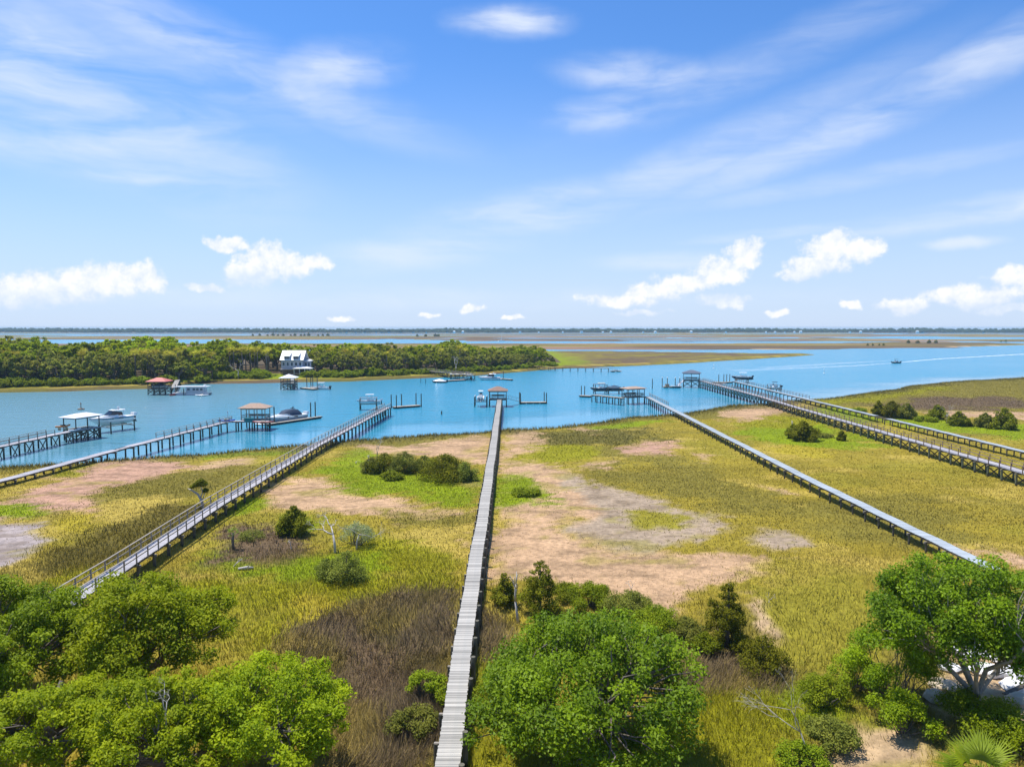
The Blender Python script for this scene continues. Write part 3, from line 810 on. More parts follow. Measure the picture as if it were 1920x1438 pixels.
def oak_meshes(seed, H, R, nleaf, leaf, mat, bark, nclump=70, trunk=.22, gap=0.0, base_z=.30, squash=.95, crown_off=(0, 0), rad=(.075, .19), limb_r=None):
    rng = random.Random(seed)
    cz, rz = H * (base_z + 1) / 2, H * (1 - base_z) / 2
    lobes = [(Vector((rng.gauss(0, 1), rng.gauss(0, 1), rng.gauss(.2, .6))).normalized(), rng.uniform(-.28 - gap, .22)) for _ in range(9)]
    cl = []
    nm_ = max(14, nclump // 5); major = []
    for q in range(nm_):                                    # boughs spread evenly round the crown, then jittered
        zz = -.5 + 1.5 * (q + rng.random()) / nm_; az_ = q * 2.39996 + rng.uniform(-.35, .35); k_ = math.sqrt(max(0, 1 - zz * zz))
        major.append(Vector((math.cos(az_) * k_, math.sin(az_) * k_, zz)))
    for i in range(nclump):
        d = (major[i % len(major)] + Vector((rng.gauss(0, 1), rng.gauss(0, 1), rng.gauss(0, 1))) * .25).normalized()
        if d.z < -.55: d.z *= -.5; d.normalize()
        f = 1.0 + sum(max(0, d.dot(l) - .55) * a * 2 for l, a in lobes)
        f *= rng.uniform(.7, 1.08) if rng.random() < .8 else rng.uniform(.35, .7)
        rc = R * rng.uniform(*rad)
        x, y, z = d.x * (R - rc * .6) * f + crown_off[0], d.y * (R - rc * .6) * f + crown_off[1], cz + d.z * (rz - rc * .5) * f * squash
        cl.append((x, y, max(z, rc * .6), rc))
    crown = leaf_mesh('crown', mat, cl, nleaf, leaf, seed)
    mb = MB(); tr = limb_r or R * .065 + .05
    fork = Vector((crown_off[0] * .25, crown_off[1] * .25, H * trunk))
    mb.tube([(0, 0, -.4), (0, 0, .1), (fork.x * .5, fork.y * .5, fork.z * .6), fork], [tr * 1.5, tr * 1.2, tr, tr * .9], 7)
    mains = []
    for k in range(6):
        a = 2 * math.pi * (k + rng.uniform(-.3, .3)) / 6
        e = Vector((math.cos(a) * R * .5 + crown_off[0], math.sin(a) * R * .5 + crown_off[1], cz + rz * rng.uniform(-.25, .35)))
        limb(mb, fork, e, tr * .62, tr * .3, rng, 6, .1); mains.append(e)
    for c in cl:
        p = Vector(c[:3]); e = min(mains, key=lambda m: (m - p).length)
        limb(mb, fork.lerp(e, rng.uniform(.4, 1.0)), p, tr * .15, tr * .05, rng, 4, .1)
    return mb.mesh('trunk', bark, True), crown


def cedar_meshes(seed, H, R, nleaf, leaf, mat, bark, taper=1.1, nclump=48, flat=.8):
    rng = random.Random(seed); cl = []
    for i in range(nclump):
        t = (i + rng.random()) / nclump
        z = H * (.06 + .84 * t); rr = R * (max(.02, 1 - (t ** (1.15 * taper ** -1.6 + .65)) * .88)) * min(1, .7 + t * 2.0) * rng.uniform(.8, 1.15)
        a = i * 2.4 + rng.uniform(-.4, .4); q = rr * rng.uniform(.35, 1.0)
        rc = max(R * .12, rr * rng.uniform(.22, .46))
        cl.append((math.cos(a) * q, math.sin(a) * q, z, rc))
    cl += [(0, 0, H * t, R * .3 * (1.1 - t)) for t in (.3, .5, .7, .86)]
    crown = leaf_mesh('crown', mat, cl, nleaf, leaf, seed, flat=flat, up=.25, aspect=.42, shell=.4)
    mb = MB(); tr = .05 * H * .35 + .05
    mb.tube([(0, 0, -.3), (0, 0, H * .45), (.03, 0, H * .9)], [tr * 1.3, tr, tr * .25], 6)
    for c in cl[::3]:
        limb(mb, (0, 0, c[2] * .8), c[:3], tr * .35, tr * .1, rng, 4, .05)
    return mb.mesh('trunk', bark, True), crown


def shrub_meshes(seed, H, R, nleaf, leaf, mat, bark, nclump=26):
    rng = random.Random(seed); cl = []
    for i in range(nclump):
        a = rng.uniform(0, 6.283); q = R * math.sqrt(rng.random()) * .85
        rc = R * rng.uniform(.2, .34)
        top = H * (1 - .55 * (q / R) ** 2) * rng.uniform(.7, 1.0)
        cl.append((math.cos(a) * q, math.sin(a) * q, max(rc * .45, top - rc * .6), rc))
    crown = leaf_mesh('crown', mat, cl, nleaf, leaf, seed, flat=.9)
    mb = MB()
    for c in cl: limb(mb, (c[0] * .15, c[1] * .15, -.2), c[:3], .035, .012, rng, 4, .1)
    return mb.mesh('stems', bark, True), crown


def dead_mesh(seed, H, lean=(0, 0), spread=.5, depth=4, r0=.12):
    rng = random.Random(seed); mb = MB()
    def grow(p, d, L, r, k):
        q = p + d * L
        mid = p.lerp(q, .5) + Vector((rng.uniform(-1, 1), rng.uniform(-1, 1), rng.uniform(-.5, .5))) * L * .09
        mb.tube([p, mid, q], [r, r * .8, r * .6], 5 if k else 7, cap=True)
        if k >= depth: return
        for _ in range(rng.choice((2, 2, 3))):
            nd = (d + Vector((rng.gauss(0, 1), rng.gauss(0, 1), rng.gauss(.1, .6))) * spread).normalized()
            grow(q, nd, L * rng.uniform(.55, .8), r * .58, k + 1)
    grow(Vector((0, 0, -.25)), Vector((lean[0], lean[1], 1)).normalized(), H * .42, r0, 0)
    return mb.mesh('branches', M['dead'], True)


def palm_meshes(seed, H, fr, leafmat, nfr=26, nl=9, tr=.16):
    rng = random.Random(seed); mb = MB()
    mb.tube([(0, 0, -.3), (rng.uniform(-.2, .2), rng.uniform(-.2, .2), H * .5), (0, 0, H)], [tr * 1.2, tr, tr * .9], 7)
    V, F, T = [], [], []
    for i in range(nfr):
        a = i * 2.399 + rng.uniform(-.2, .2); e = math.radians(rng.uniform(-35, 80)); L = fr * rng.uniform(.85, 1.1)
        d = Vector((math.cos(a) * math.cos(e), math.sin(a) * math.cos(e), math.sin(e)))
        side = Vector((-math.sin(a), math.cos(a), 0)); top = side.cross(d) * -1
        base = Vector((0, 0, H)) ; hub = base + d * L * .5
        tint = min(1, max(0, .35 + .5 * math.sin(e) + rng.uniform(-.2, .3)))
        def tri(p, q, w):
            n = len(V); V.extend([p - w, p + w, q]); F.append((n, n + 1, n + 2)); T.extend([tint] * 3)
        tri(base, hub, side * fr * .018)
        for j in range(nl):
            g = math.radians(-80 + 160 * j / (nl - 1)); ld = (d * math.cos(g) + side * math.sin(g) - Vector((0, 0, .28 * abs(math.sin(g)) + .12))).normalized()
            tri(hub, hub + ld * L * .62 * (1 - .25 * abs(math.sin(g))), ld.cross(top).normalized() * fr * .036)
    crown = np_mesh('crown', np.array([tuple(v) for v in V]), np.array(F), leafmat, {'tint': ('FLOAT', np.array(T))})
    return mb.mesh('trunk', M['palm_bark'], True), crown


def plant(name, cat, label, base, meshes, rz=0.0, group=None, scale=1.0, low='trunk'):
    e = empty(name, base, rz, label, cat, group)
    if scale != 1.0: e.scale = (scale,) * 3 if not isinstance(scale, tuple) else scale
    inst(low, meshes[0], e); inst('crown', meshes[1], e)
    return e


# --- the live oaks of the foreground
OAKS = [
    # px, py of the foot, height, crown radius, leaves, leaf, material, clumps, gap, label
    ((1075, 1440), 7.4, 6.0, 78000, .085, 'leaf_oak_deep', 210, .28, 'broad dark green live oak beside the narrow central boardwalk'),
    ((262, 1318), 8.6, 5.4, 66000, .085, 'leaf_oak_bright', 200, .2, 'tallest live oak of the left clump, hiding the near end of the railed dock'),
    ((20, 1335), 7.6, 5.2, 56000, .085, 'leaf_oak', 130, .1, 'dark live oak at the left edge below the yellow marsh'),
    ((110, 1480), 6.3, 4.4, 42000, .075, 'leaf_oak_bright', 130, .12, 'bright yellow-green oak in the bottom left corner'),
    ((520, 1470), 6.1, 4.3, 42000, .075, 'leaf_oak_bright', 130, .15, 'bright green oak at the edge of the dark brown rushes'),
    ((325, 1490), 5.9, 4.2, 38000, .078, 'leaf_oak_bright', 120, .12, 'leafy green oak with dead grey twigs between two bright oaks'),
]
for i, (pp, H, R, nl, lf, mt, nc, gap, lab) in enumerate(OAKS):
    g = G(*pp)
    plant('live_oak', 'tree', lab, g, oak_meshes(100 + i, H, R, nl, lf, M[mt], M['bark'], nc, gap=gap, base_z=.04), group='live oaks in the foreground')
g = G(1835, 1345)
ro = plant('live_oak', 'tree', 'open-crowned live oak with pale bare limbs at the right edge', g,
           oak_meshes(141, 9.3, 6.6, 64000, .085, M['leaf_oak_deep'], M['bark_pale'], 190, crown_off=(-.6, .3), gap=.42, base_z=.1, rad=(.07, .15), limb_r=.23, trunk=.13), group='live oaks in the foreground')
g = G(325, 1490)
tw = dead_mesh(61, 1.9, spread=.85, depth=5, r0=.05)
o = inst('dead_branches', tw, None, (g.x + .3, g.y - 1.0, g.z + 4.0)); tag(o, 'tangle of grey dead twigs poking through the bright oak crowns', 'branches')

# --- cedars, shrubs and bushes of the near marsh
CEDARS = [
    ((1012, 1150), 4.6, 1.95, 1.3, 9000, 'dark green cedar with a ragged top right of the central boardwalk'),
    ((946, 1135), 2.9, 1.25, 1.1, 5000, 'small cedar between the boardwalk and the bleached dead trunk'),
    ((1363, 1212), 5.0, 1.95, 1.5, 10000, 'upright conical cedar beside the brown bent brush'),
    ((1428, 1252), 2.3, 1.7, .8, 5000, 'low spreading cedar at the foot of the conical cedar'),
    ((552, 1000), 3.3, 1.85, 1.0, 7000, 'rounded dark cedar standing alone in the grass between the two near docks'),
    ((650, 1088), 2.9, 2.0, .9, 6500, 'grey-green bushy cedar below the forked dead tree'),
    ((612, 1083), 1.9, 1.1, .8, 3000, 'small bush leaning against the grey-green cedar'),
    ((833, 899), 4.1, 3.7, .8, 9000, 'largest cedar of the thicket left of the central boardwalk'),
    ((872, 900), 2.9, 1.9, .9, 4200, 'cedar at the boardwalk end of the marsh thicket'),
    ((758, 886), 3.5, 2.7, .85, 5200, 'loose cedar in the middle of the marsh thicket'),
    ((720, 884), 3.1, 2.6, .8, 4800, 'cedar under the bare twiggy tree in the marsh thicket'),
    ((697, 886), 2.6, 1.7, .8, 3600, 'low olive bush at the left end of the marsh thicket'),
    ((795, 884), 2.7, 2.0, .8, 3600, 'lower cedar squeezed between the two big thicket cedars'),
    ((1506, 826), 4.1, 3.0, .8, 5200, 'wide bushy cedar beside a bare pole trunk left of the braced dock'),
    ((1487, 822), 3.2, 1.6, 1.0, 3000, 'cedar crowding the bare pole trunk on the green hummock'),
    ((1578, 826), 2.1, 1.15, 1.1, 2400, 'little round cedar next to the braced dock'),
    ((1646, 780), 4.2, 1.9, 1.2, 3000, 'first cedar of the row behind the low right-hand boardwalk'),
    ((1672, 783), 4.5, 2.9, .9, 4200, 'wide cedar second in the row behind the low boardwalk'),
    ((1700, 785), 4.1, 2.6, .9, 3800, 'third cedar of the row, its right side thin and grey'),
    ((1757, 786), 3.9, 2.2, .9, 3200, 'flat-topped cedar beside the grey leafless tree'),
    ((1797, 798), 3.5, 2.3, .9, 3200, 'cedar between the grey leafless tree and the two end cedars'),
    ((1814, 799), 1.6, 1.1, .9, 1800, 'tiny bush at the foot of the cedars near the right edge'),
    ((1846, 801), 3.5, 2.2, .9, 3200, 'loose cedar left of the last big cedar'),
    ((1882, 804), 5.0, 2.9, 1.0, 4400, 'last big cedar near the right edge of the marsh'),
]
for i, (pp, H, R, tp, nl, lab) in enumerate(CEDARS):
    g = G(*pp); d = g.y
    lf = .075 if d < 75 else (.115 if d < 115 else .18)
    mt = 'leaf_olive' if i in (5, 6, 8, 9, 11, 12, 18, 22) else 'leaf_cedar'
    plant('cedar_tree', 'tree', lab, g, cedar_meshes(200 + i, H, R, int(nl * 1.25), lf, M[mt], M['bark'], tp), group='cedars on the marsh')

SHRUBS = [
    ((800, 1308), 1.9, 1.25, 'leaf_shrub', 'bright green shrub pressing against the left side of the boardwalk'),
    ((775, 1375), 1.5, 1.5, 'leaf_olive', 'straggly olive shrub among the brown rushes left of the boardwalk'),
    ((838, 1330), 1.5, .8, 'leaf_shrub', 'slim shrub touching the planks of the boardwalk'),
    ((935, 1345), 2.7, 1.6, 'leaf_shrub', 'yellow-green shrub between the boardwalk piles and the broad oak'),
    ((1110, 1140), 2.0, 2.2, 'leaf_shrub', 'green shrub behind the crown of the broad oak'),
    ((1175, 1150), 1.9, 2.1, 'leaf_olive', 'greyish shrub behind the broad oak, edge of the tan wrack'),
    ((1235, 1185), 1.9, 2.1, 'leaf_shrub', 'leafy shrub between the broad oak and the conical cedar'),
    ((1290, 1200), 1.6, 1.7, 'leaf_olive', 'low olive shrub left of the conical cedar'),
    ((1060, 1125), 1.5, 1.4, 'leaf_shrub', 'small shrub right of the ragged cedar'),
    ((1320, 1222), 1.4, 1.3, 'leaf_shrub', 'fresh green shrub under the conical cedar'),
    ((1545, 1320), 1.8, 1.6, 'leaf_shrub', 'wispy light green shrub beside the leaning dead tree'),
    ((1605, 1290), 2.2, 1.7, 'leaf_shrub', 'tall light green shrub left of the open-crowned oak'),
    ((1560, 1400), 1.5, 1.6, 'leaf_olive', 'weedy shrub at the foot of the leaning dead tree'),
    ((1500, 1440), 1.3, 1.4, 'leaf_shrub', 'weedy green clump at the bottom edge left of the leaning dead tree'),
    ((1690, 1372), 2.4, 2.0, 'leaf_oak', 'dense dark shrub over a black hollow below the open-crowned oak'),
    ((1672, 1312), 5.4, 2.9, 'leaf_oak', 'tall leafy bush pressed against the left side of the open-crowned oak'),
    ((1840, 1372), 2.2, 2.4, 'leaf_oak', 'broad shrub under the open-crowned oak near the rubble'),
    ((1925, 1420), 2.0, 1.7, 'leaf_oak', 'shrub cut off by the right edge beside the palmetto'),
    ((470, 1010), .9, 1.6, 'leaf_olive', 'low wispy bush near the little palm'),
    ((668, 1022), 2.5, 2.0, 'leaf_pale', 'pale wispy grey-green bush under the forked dead tree'),
    ((985, 928), .9, 2.1, 'leaf_shrub', 'low green bush with bleached sticks right of the boardwalk'),
    ((735, 898), 1.2, 1.8, 'leaf_shrub', 'bright low bush in front of the marsh thicket'),
    ((1735, 790), 1.3, 2.6, 'leaf_shrub', 'low green bush between the cedar row and the grey leafless tree'),
    ((1545, 820), .9, 1.7, 'leaf_olive', 'pale straggly bush right of the wide bushy cedar'),
    ((1610, 772), 1.2, 2.0, 'leaf_shrub', 'green bush grown over the low right-hand boardwalk'),
]
for i, (pp, H, R, mt, lab) in enumerate(SHRUBS):
    g = G(*pp); d = g.y
    lf = .06 if d < 75 else .12; nl = int(R * R * (2500 if d < 60 else 900))
    plant('shrub', 'shrub', lab, g, shrub_meshes(300 + i, H, R, nl, lf, M[mt], M['bark']), group='shrubs on the marsh', low='stems')

# --- dead trees and drift
DEAD = [((1527, 1432), 4.8, (-.38, .05), .36, 5, .05, 'leaning bleached dead tree with fine twigs at the bottom right'),
        ((972, 1168), 4.6, (-.12, .0), .28, 2, .12, 'crooked bleached dead trunk beside the ragged cedar'),
        ((628, 1036), 4.8, (-.1, .1), .85, 5, .15, 'forked grey dead tree with twisted limbs above the bushy cedar'),
        ((668, 1030), 4.2, (.15, .1), .8, 6, .09, 'twiggy dead crown behind the bushy cedar'),
        ((706, 874), 4.6, (.05, 0), .5, 5, .10, 'bare twiggy tree rising behind the marsh thicket'),
        ((1484, 815), 4.6, (0, 0), .10, 1, .11, 'bare dark pole trunk beside the wide bushy cedar'),
        ((1775, 794), 3.6, (0, 0), .55, 5, .12, 'grey leafless tree in the row behind the low boardwalk'),
        ((692, 866), 2.0, (-.05, 0), .25, 1, .14, 'short broken stump at the left of the marsh thicket'),
        ((665, 868), 1.3, (.5, 0), .8, 3, .07, 'little pile of bleached branches near the railed dock'),
        ((545, 1030), 1.3, (.1, 0), .5, 3, .07, 'small dead snag below the rounded cedar'),
        ((435, 1062), 1.4, (.7, .1), .7, 3, .08, 'fallen grey branches in the grass below the little palm'),
        ((985, 924), .9, (1.2, 0), .7, 3, .06, 'bleached drift branches lying right of the boardwalk'),
        ((1182, 1115), 1.6, (.1, 0), .5, 3, .05, 'thin dead twig sticking out of the shrubs at the tan wrack'),
        ((1440, 1130), 1.2, (.2, 0), .7, 4, .04, 'pale dry brush left of the yellow marsh')]
for i, (pp, H, ln, sp, dp, r0, lab) in enumerate(DEAD):
    g = G(*pp)
    o = inst('dead_tree' if H > 2 else 'dead_branches', dead_mesh(400 + i, H, ln, sp, dp, r0), None, g); tag(o, lab, 'dead tree' if H > 2 else 'branches')
g = G(462, 1068)
mb = MB(); mb.tube([(-.7, -.1, .12), (0, 0, .2), (.6, .15, .15)], [.13, .16, .09], 7); mb.tube([(.1, 0, .2), (.35, -.3, .5)], [.07, .03], 5)
o = mb.build('fallen_log', M['dead'], None, True, loc=g); tag(o, 'short bleached log with a stub branch in the green grass', 'log')

# windswept cedar by the railed dock: pale leaning trunk, foliage only at the top
g = G(381, 952)
e = empty('windswept_cedar', g, 0, 'windswept cedar with a pale leaning trunk and tufted top by the railed dock', 'tree')
mb = MB(); mb.tube([(0, 0, -.2), (-.15, 0, .9), (-.65, .1, 1.7), (-1.5, .2, 2.2), (-1.9, .2, 2.35)], [.2, .17, .13, .09, .04], 7); mb.tube([(-.3, 0, 1.2), (.0, 0, 2.0), (-.3, 0, 2.9)], [.1, .08, .03], 6); mb.tube([(-.05, 0, 1.0), (.25, .1, 1.9)], [.09, .04], 6)
mb.build('trunk', M['dead'], e, True)
inst('crown', leaf_mesh('crown', M['leaf_cedar'], [(-.35, 0, 3.1, .55), (.15, 0, 3.0, .5), (-.8, 0, 2.85, .45), (-1.3, .1, 2.6, .35), (.3, .1, 2.15, .4), (-.1, 0, 3.35, .4)], 3200, .08, 91), e)

# little palm and the palmetto
plant('cabbage_palm', 'palm', 'little cabbage palm with a shaggy trunk in the grass by the railed dock', G(438, 1030), palm_meshes(71, 1.7, .8, M['leaf_palm_near'], 18, 9, .13))
g = G(1835, 1530)
plant('palmetto', 'palm', 'fan-leaved palmetto in bright sun at the bottom right corner', g, palm_meshes(72, 1.9, 1.8, M['leaf_palm_near'], 34, 21, .16))

# rubble bank under the open-crowned oak
rr = random.Random(3)
def rock(seed, s):
    r = random.Random(seed); mb = MB(); secs = []
    for j, (h, k) in enumerate(((-.5, .7), (-.15, 1.0), (.3, .85), (.55, .45))):
        secs.append([(math.cos(a * math.pi / 4) * k * s[0] * r.uniform(.8, 1.15), math.sin(a * math.pi / 4) * k * s[1] * r.uniform(.8, 1.15), h * s[2] + r.uniform(-.06, .06)) for a in range(8)])
    return mb.loft(secs)
ROCKS = [(1780, 1255, 'p', 'pale slab'), (1812, 1232, 'p', 'pale block'), (1845, 1226, 'p', 'white block'), (1872, 1240, 'p', 'white slab'), (1902, 1232, 'p', 'white block'), (1855, 1262, 'p', 'pale slab'),
         (1895, 1266, 'p', 'pale block'), (1900, 1290, 'p', 'white slab'), (1768, 1290, 't', 'tan boulder'), (1760, 1312, 't', 'tan boulder'), (1912, 1318, 't', 'tan slab'), (1798, 1216, 'p', 'small pale block')]
where = ['beside the pale limb', 'highest in the gap of the crown', 'in the middle of the rubble bank', 'right of the middle block', 'at the right edge above the rest', 'low in the middle of the bank',
         'low at the right', 'lowest of the white rubble', 'just right of the pale trunk, upper of two', 'just right of the pale trunk, lower of two', 'near the right edge below the white rubble', 'at the back of the rubble bank']
for i, (px, py, kd, nm) in enumerate(ROCKS):
    g = G(px, py); s = rr.uniform(.55, 1.0)
    o = rock(500 + i, (s * 1.2, s, s * .6)).build('rubble_block', M['rock_pale' if kd == 'p' else 'rock_tan'], None, loc=(g.x, g.y, g.z + .2), rz=rr.uniform(0, 6))
    tag(o, f'{nm} of rubble under the oak, {where[i]}', 'rock', 'rubble under the oak')
g = G(1905, 1305); o = MB().box((0, 0, .12), (2.6, .28, .08), .5).build('weathered_plank', M['wood_dark'], None, loc=(g.x, g.y, g.z + .35)); tag(o, 'dark weathered plank lying across the rubble at the right edge', 'plank')

# --- the wooded island across the creek
VAR = {}
for i in range(4): VAR['oak', i] = oak_meshes(600 + i, 13, 6.6, 5200, .34, M['leaf_isle'], M['bark'], 60, base_z=.12)
for i in range(3): VAR['olive', i] = oak_meshes(620 + i, 12, 6.4, 5200, .32, M['leaf_isle_olive'], M['bark'], 60, base_z=.08)
for i in range(2): VAR['bright', i] = oak_meshes(640 + i, 13, 6.0, 5200, .34, M['leaf_isle_bright'], M['bark'], 55, base_z=.15)
for i in range(2): VAR['cedar', i] = cedar_meshes(650 + i, 9, 3.4, 3600, .26, M['leaf_cedar'], M['bark'], 1.0)
for i in range(3): VAR['palm', i] = palm_meshes(660 + i, 8.5, 2.5, M['leaf_palm'], 26, 7, .22)
for i in range(2): VAR['bush', i] = shrub_meshes(670 + i, 3.0, 3.0, 2600, .24, M['leaf_shrub'], M['bark'])
PROFILE = ([-400, 0, 60, 95, 112, 150, 230, 262, 330, 352, 420, 460, 520, 560, 620, 680, 720, 790, 820, 845, 880, 920, 985, 1010, 1050], [630, 629, 626, 633, 646, 637, 631, 628, 633, 641, 629, 633, 641, 648, 641, 639, 642, 645, 640, 632, 642, 648, 642, 648, 656])
SECT = [(-999, 120, 'at the left island end'), (120, 262, 'left of the red-roofed boathouse'), (262, 400, 'behind the red-roofed boathouse'), (400, 515, 'left of the white-roofed house'),
        (515, 600, 'around the white-roofed house'), (600, 735, 'between house and long pier'), (735, 880, 'behind the long pier'), (880, 1200, 'at the right island tip')]
NAMES = {'oak': ('live_oak', 'green live oak'), 'olive': ('live_oak', 'olive-grey live oak'), 'bright': ('broadleaf_tree', 'fresh bright green tree'), 'cedar': ('cedar_tree', 'dark cedar'), 'palm': ('cabbage_palm', 'cabbage palm'), 'bush': ('shrub', 'low green shrub')}
rr = random.Random(21); placed = []
def isle(px, fr, kind, hmul):
    # walk along the sight line's azimuth until fr metres behind the waterline
    u = (px - 960) / FPX
    y = 300.0
    for _ in range(12): y = float(np.interp(u * y, *ISLE_FRONT)) + fr
    x = u * y
    if any((x - a) ** 2 + (y - b) ** 2 < (r * rad) ** 2 for a, b, r in placed for rad in (2.3 if kind == 'palm' else 3.6,)): return
    if abs(x - HOUSE.x) < 8.5 and -9 < HOUSE.y - y < 30 - 0 and kind != 'palm': return
    if abs(x - HOUSE.x) < 8 and abs(y - HOUSE.y) < 9: return
    if -8 < x - HOUSE.x < 12 and y < HOUSE.y + 2 and kind in ('oak', 'olive', 'bright'): return
    z = hz(x, y)
    top = CAM_Z - (np.interp(px, *PROFILE) - 613.5) / FPX * y
    base_h = dict(oak=13, olive=12, bright=13, cedar=9, palm=9.4, bush=3)[kind]
    h = max(2.2, (top - z) * hmul)
    if kind == 'palm': h = min(h, 11.5)
    s = h / base_h if kind != 'bush' else rr.uniform(.7, 1.2)
    nvar = sum(1 for k in VAR if k[0] == kind)
    sec = next(t for a, b, t in SECT if a <= px < b)
    row = 'front row' if fr < 48 else 'back row'
    nm, ds = NAMES[kind]
    sx = s * rr.uniform(.85, 1.2) if kind != 'palm' else s
    if kind in ('oak', 'olive', 'bright'): sx = min(max(sx, .72), 1.25)
    e = plant(nm, 'palm' if kind == 'palm' else ('shrub' if kind == 'bush' else 'tree'), f'{ds}, {row} {sec}', (x, y, z - .1), VAR[kind, rr.randrange(nvar)], rr.uniform(0, 6.28),
              f'{kind} trees, {row}, {sec}', (sx, sx, s), 'stems' if kind == 'bush' else 'trunk')
    placed.append((x, y, 1 if kind != 'bush' else .5))
for row, (fr, step) in enumerate(((18, 11), (27, 12), (34, 13), (43, 14), (55, 15), (70, 17), (90, 19), (115, 22), (145, 26))):
    px = -150
    while px < 1050:
        if 20 + (fr - 20) * .7 > (1075 - px) * .9: break
        r = rr.random()
        pal = .55 if 230 < px < 520 else (.30 if 650 < px < 870 else .12)
        if row == 0: kind = 'bush'
        elif row < 2: kind = 'bush' if r < .3 else ('palm' if r < .3 + pal * .5 else ('cedar' if r > .85 else 'olive'))
        elif row < 4: kind = 'palm' if r < pal else ('olive' if r < pal + (1 - pal) * .5 else ('cedar' if r > .93 else 'oak'))
        else: kind = 'bright' if (r < .42 and 190 < px < 620 or r < .12) else ('olive' if r > .62 and px < 220 or r > .8 else ('palm' if r > .74 else 'oak'))
        hm = {0: rr.uniform(.35, .6), 1: rr.uniform(.45, .75), 2: rr.uniform(.55, .85), 3: rr.uniform(.65, .92)}.get(row, rr.uniform(.8, 1.02))
        if kind == 'palm': hm = rr.uniform(.6, .85)
        isle(px + rr.uniform(-5, 5), fr + rr.uniform(-2.5, 2.5), kind, hm)
        px += step * rr.uniform(.8, 1.3)
isle(846, 80, 'oak', 1.0)
for px, nm in ((446, 'left of the white-roofed house'), (855, 'behind the moored white cabin boat')):
    u = (px - 960) / FPX; y = 300.0
    for _ in range(12): y = float(np.interp(u * y, *ISLE_FRONT)) + 16
    o = inst('dead_tree', dead_mesh(800 + px, 8.5, (0, 0), .45, 5, .3), None, (u * y, y, hz(u * y, y))); tag(o, f'tall bleached dead tree at the island edge {nm}', 'dead tree')
print('island plants', len(placed))

# --- far clumps on the marsh islets and the far shore
def far_clump(px0, px1, py, n, hpx, label, kind='cedar'):
    for i in range(n):
        px = px0 + (px1 - px0) * (i + .5) / n + rr.uniform(-6, 6); p = P(px, py, .8)
        h = hpx * rr.uniform(.65, 1.15) / FPX * p.y; k = rr.randrange(2)
        plant('far_tree', 'tree', label, p, VAR[kind, k], rr.uniform(0, 6), label, (h / 9 * 1.5, h / 9 * 1.5, h / 9) if kind == 'cedar' else (h / 13,) * 3)
far_clump(470, 620, 630, 14, 6, 'small dark tree, far line beyond the island wood')
far_clump(780, 832, 631, 6, 6, 'small dark tree, far marsh above the big island oak')
far_clump(1705, 1755, 643.5, 6, 6.5, 'small tree, sandy point beyond the motorboat')
far_clump(1628, 1662, 648, 4, 5, 'low bush, spit left of the sandy point')
far_clump(1876, 1894, 641.5, 2, 5.5, 'dark bush, far marsh at the right edge')


ORD = ['', 'second ', 'third ', 'fourth ', 'fifth ', 'sixth ', 'seventh ', 'eighth ', 'ninth ', 'tenth '] + [f'{k}th ' for k in range(11, 21)] + ['21st ', '22nd ', '23rd '] + [f'{k}th ' for k in range(24, 31)] + ['31st ', '32nd ', '33rd '] + [f'{k}th ' for k in range(34, 41)]


def number_labels(objs):
    """look-alikes of one stretch are told apart by their order from the left"""
    by = {}
    for o in objs: by.setdefault(o['label'], []).append(o)
    for lab, os_ in by.items():
        if len(os_) < 2: continue
        os_.sort(key=lambda o: o.location.x / o.location.y)
        for k, o in enumerate(os_): a, b = lab.split(', ', 1); o['label'] = f'{ORD[k]}{a} from the left, {b}' if k else f'leftmost {a}, {b}'


number_labels([o for o in col.objects if o.parent is None and o.get('label') and o.get('group')])


def far_shore():
    rng = np.random.default_rng(9); V, F, T = [], [], []; n0 = 0
    base = np.array([(math.cos(a) , math.sin(a)) for a in np.linspace(0, 2 * np.pi, 7)[:-1]])
    for row, (yy, hh) in enumerate(((2920, 13), (2990, 16), (3100, 19))):
        x = -3600.0
        while x < 3600:
            y = yy + rng.uniform(-25, 25) + 60 * math.sin(x * .002); h = hh * (.78 + .3 * NA.fbm(np.array([x * .004]), np.array([row * 3.0]), 3)[0] * 1.2) * rng.uniform(.85, 1.1); r = rng.uniform(7, 13)
            ring = []
            for zz, k in ((.2, .8), (.45, 1.05), (.75, .85), (.95, .4)):
                j = rng.uniform(.8, 1.2, 6)
                for q in range(6): ring.append((x + base[q, 0] * r * k * j[q], y + base[q, 1] * r * k * j[q], .8 + h * zz * rng.uniform(.94, 1.06)))
            ring.append((x, y, .8 + h))
            V += ring
            for L in range(3):
                for q in range(6):
                    a, b = n0 + L * 6 + q, n0 + L * 6 + (q + 1) % 6; F.append((a, b, b + 6)); F.append((a, b + 6, a + 6))
            for q in range(6): F.append((n0 + 18 + q, n0 + 18 + (q + 1) % 6, n0 + 24))
            T += [rng.uniform(0, .8)] * 25; n0 += 25; x += rng.uniform(7, 12)
    me = np_mesh('far_treeline', np.array(V), np.array(F), M['leaf_far'], {'tint': ('FLOAT', np.array(T))})
    tag(link(bpy.data.objects.new('far_treeline', me)), 'low wooded far shore along the horizon', None, None, 'stuff')


far_shore()

# ---------------------------------------------------------------- docks
def unit_pile(r, mat, n=9, cap=None):
    mb = MB(); mb.tube([(0, 0, 0), (0, 0, 1)], r, n)
    return mb.mesh('pile', mat)


PILE = {k: unit_pile(.145, M[k]) for k in ('pile', 'pile_green')}
PILE_THIN = {k: unit_pile(.105, M[k], 7) for k in ('pile', 'pile_green')}
POSTM = {k: MB().box((0, 0, .5), (.10, .10, 1)).mesh('rail_post', M[k]) for k in ('rail_grey', 'rail_brown')}
DECK_Z = 2.25


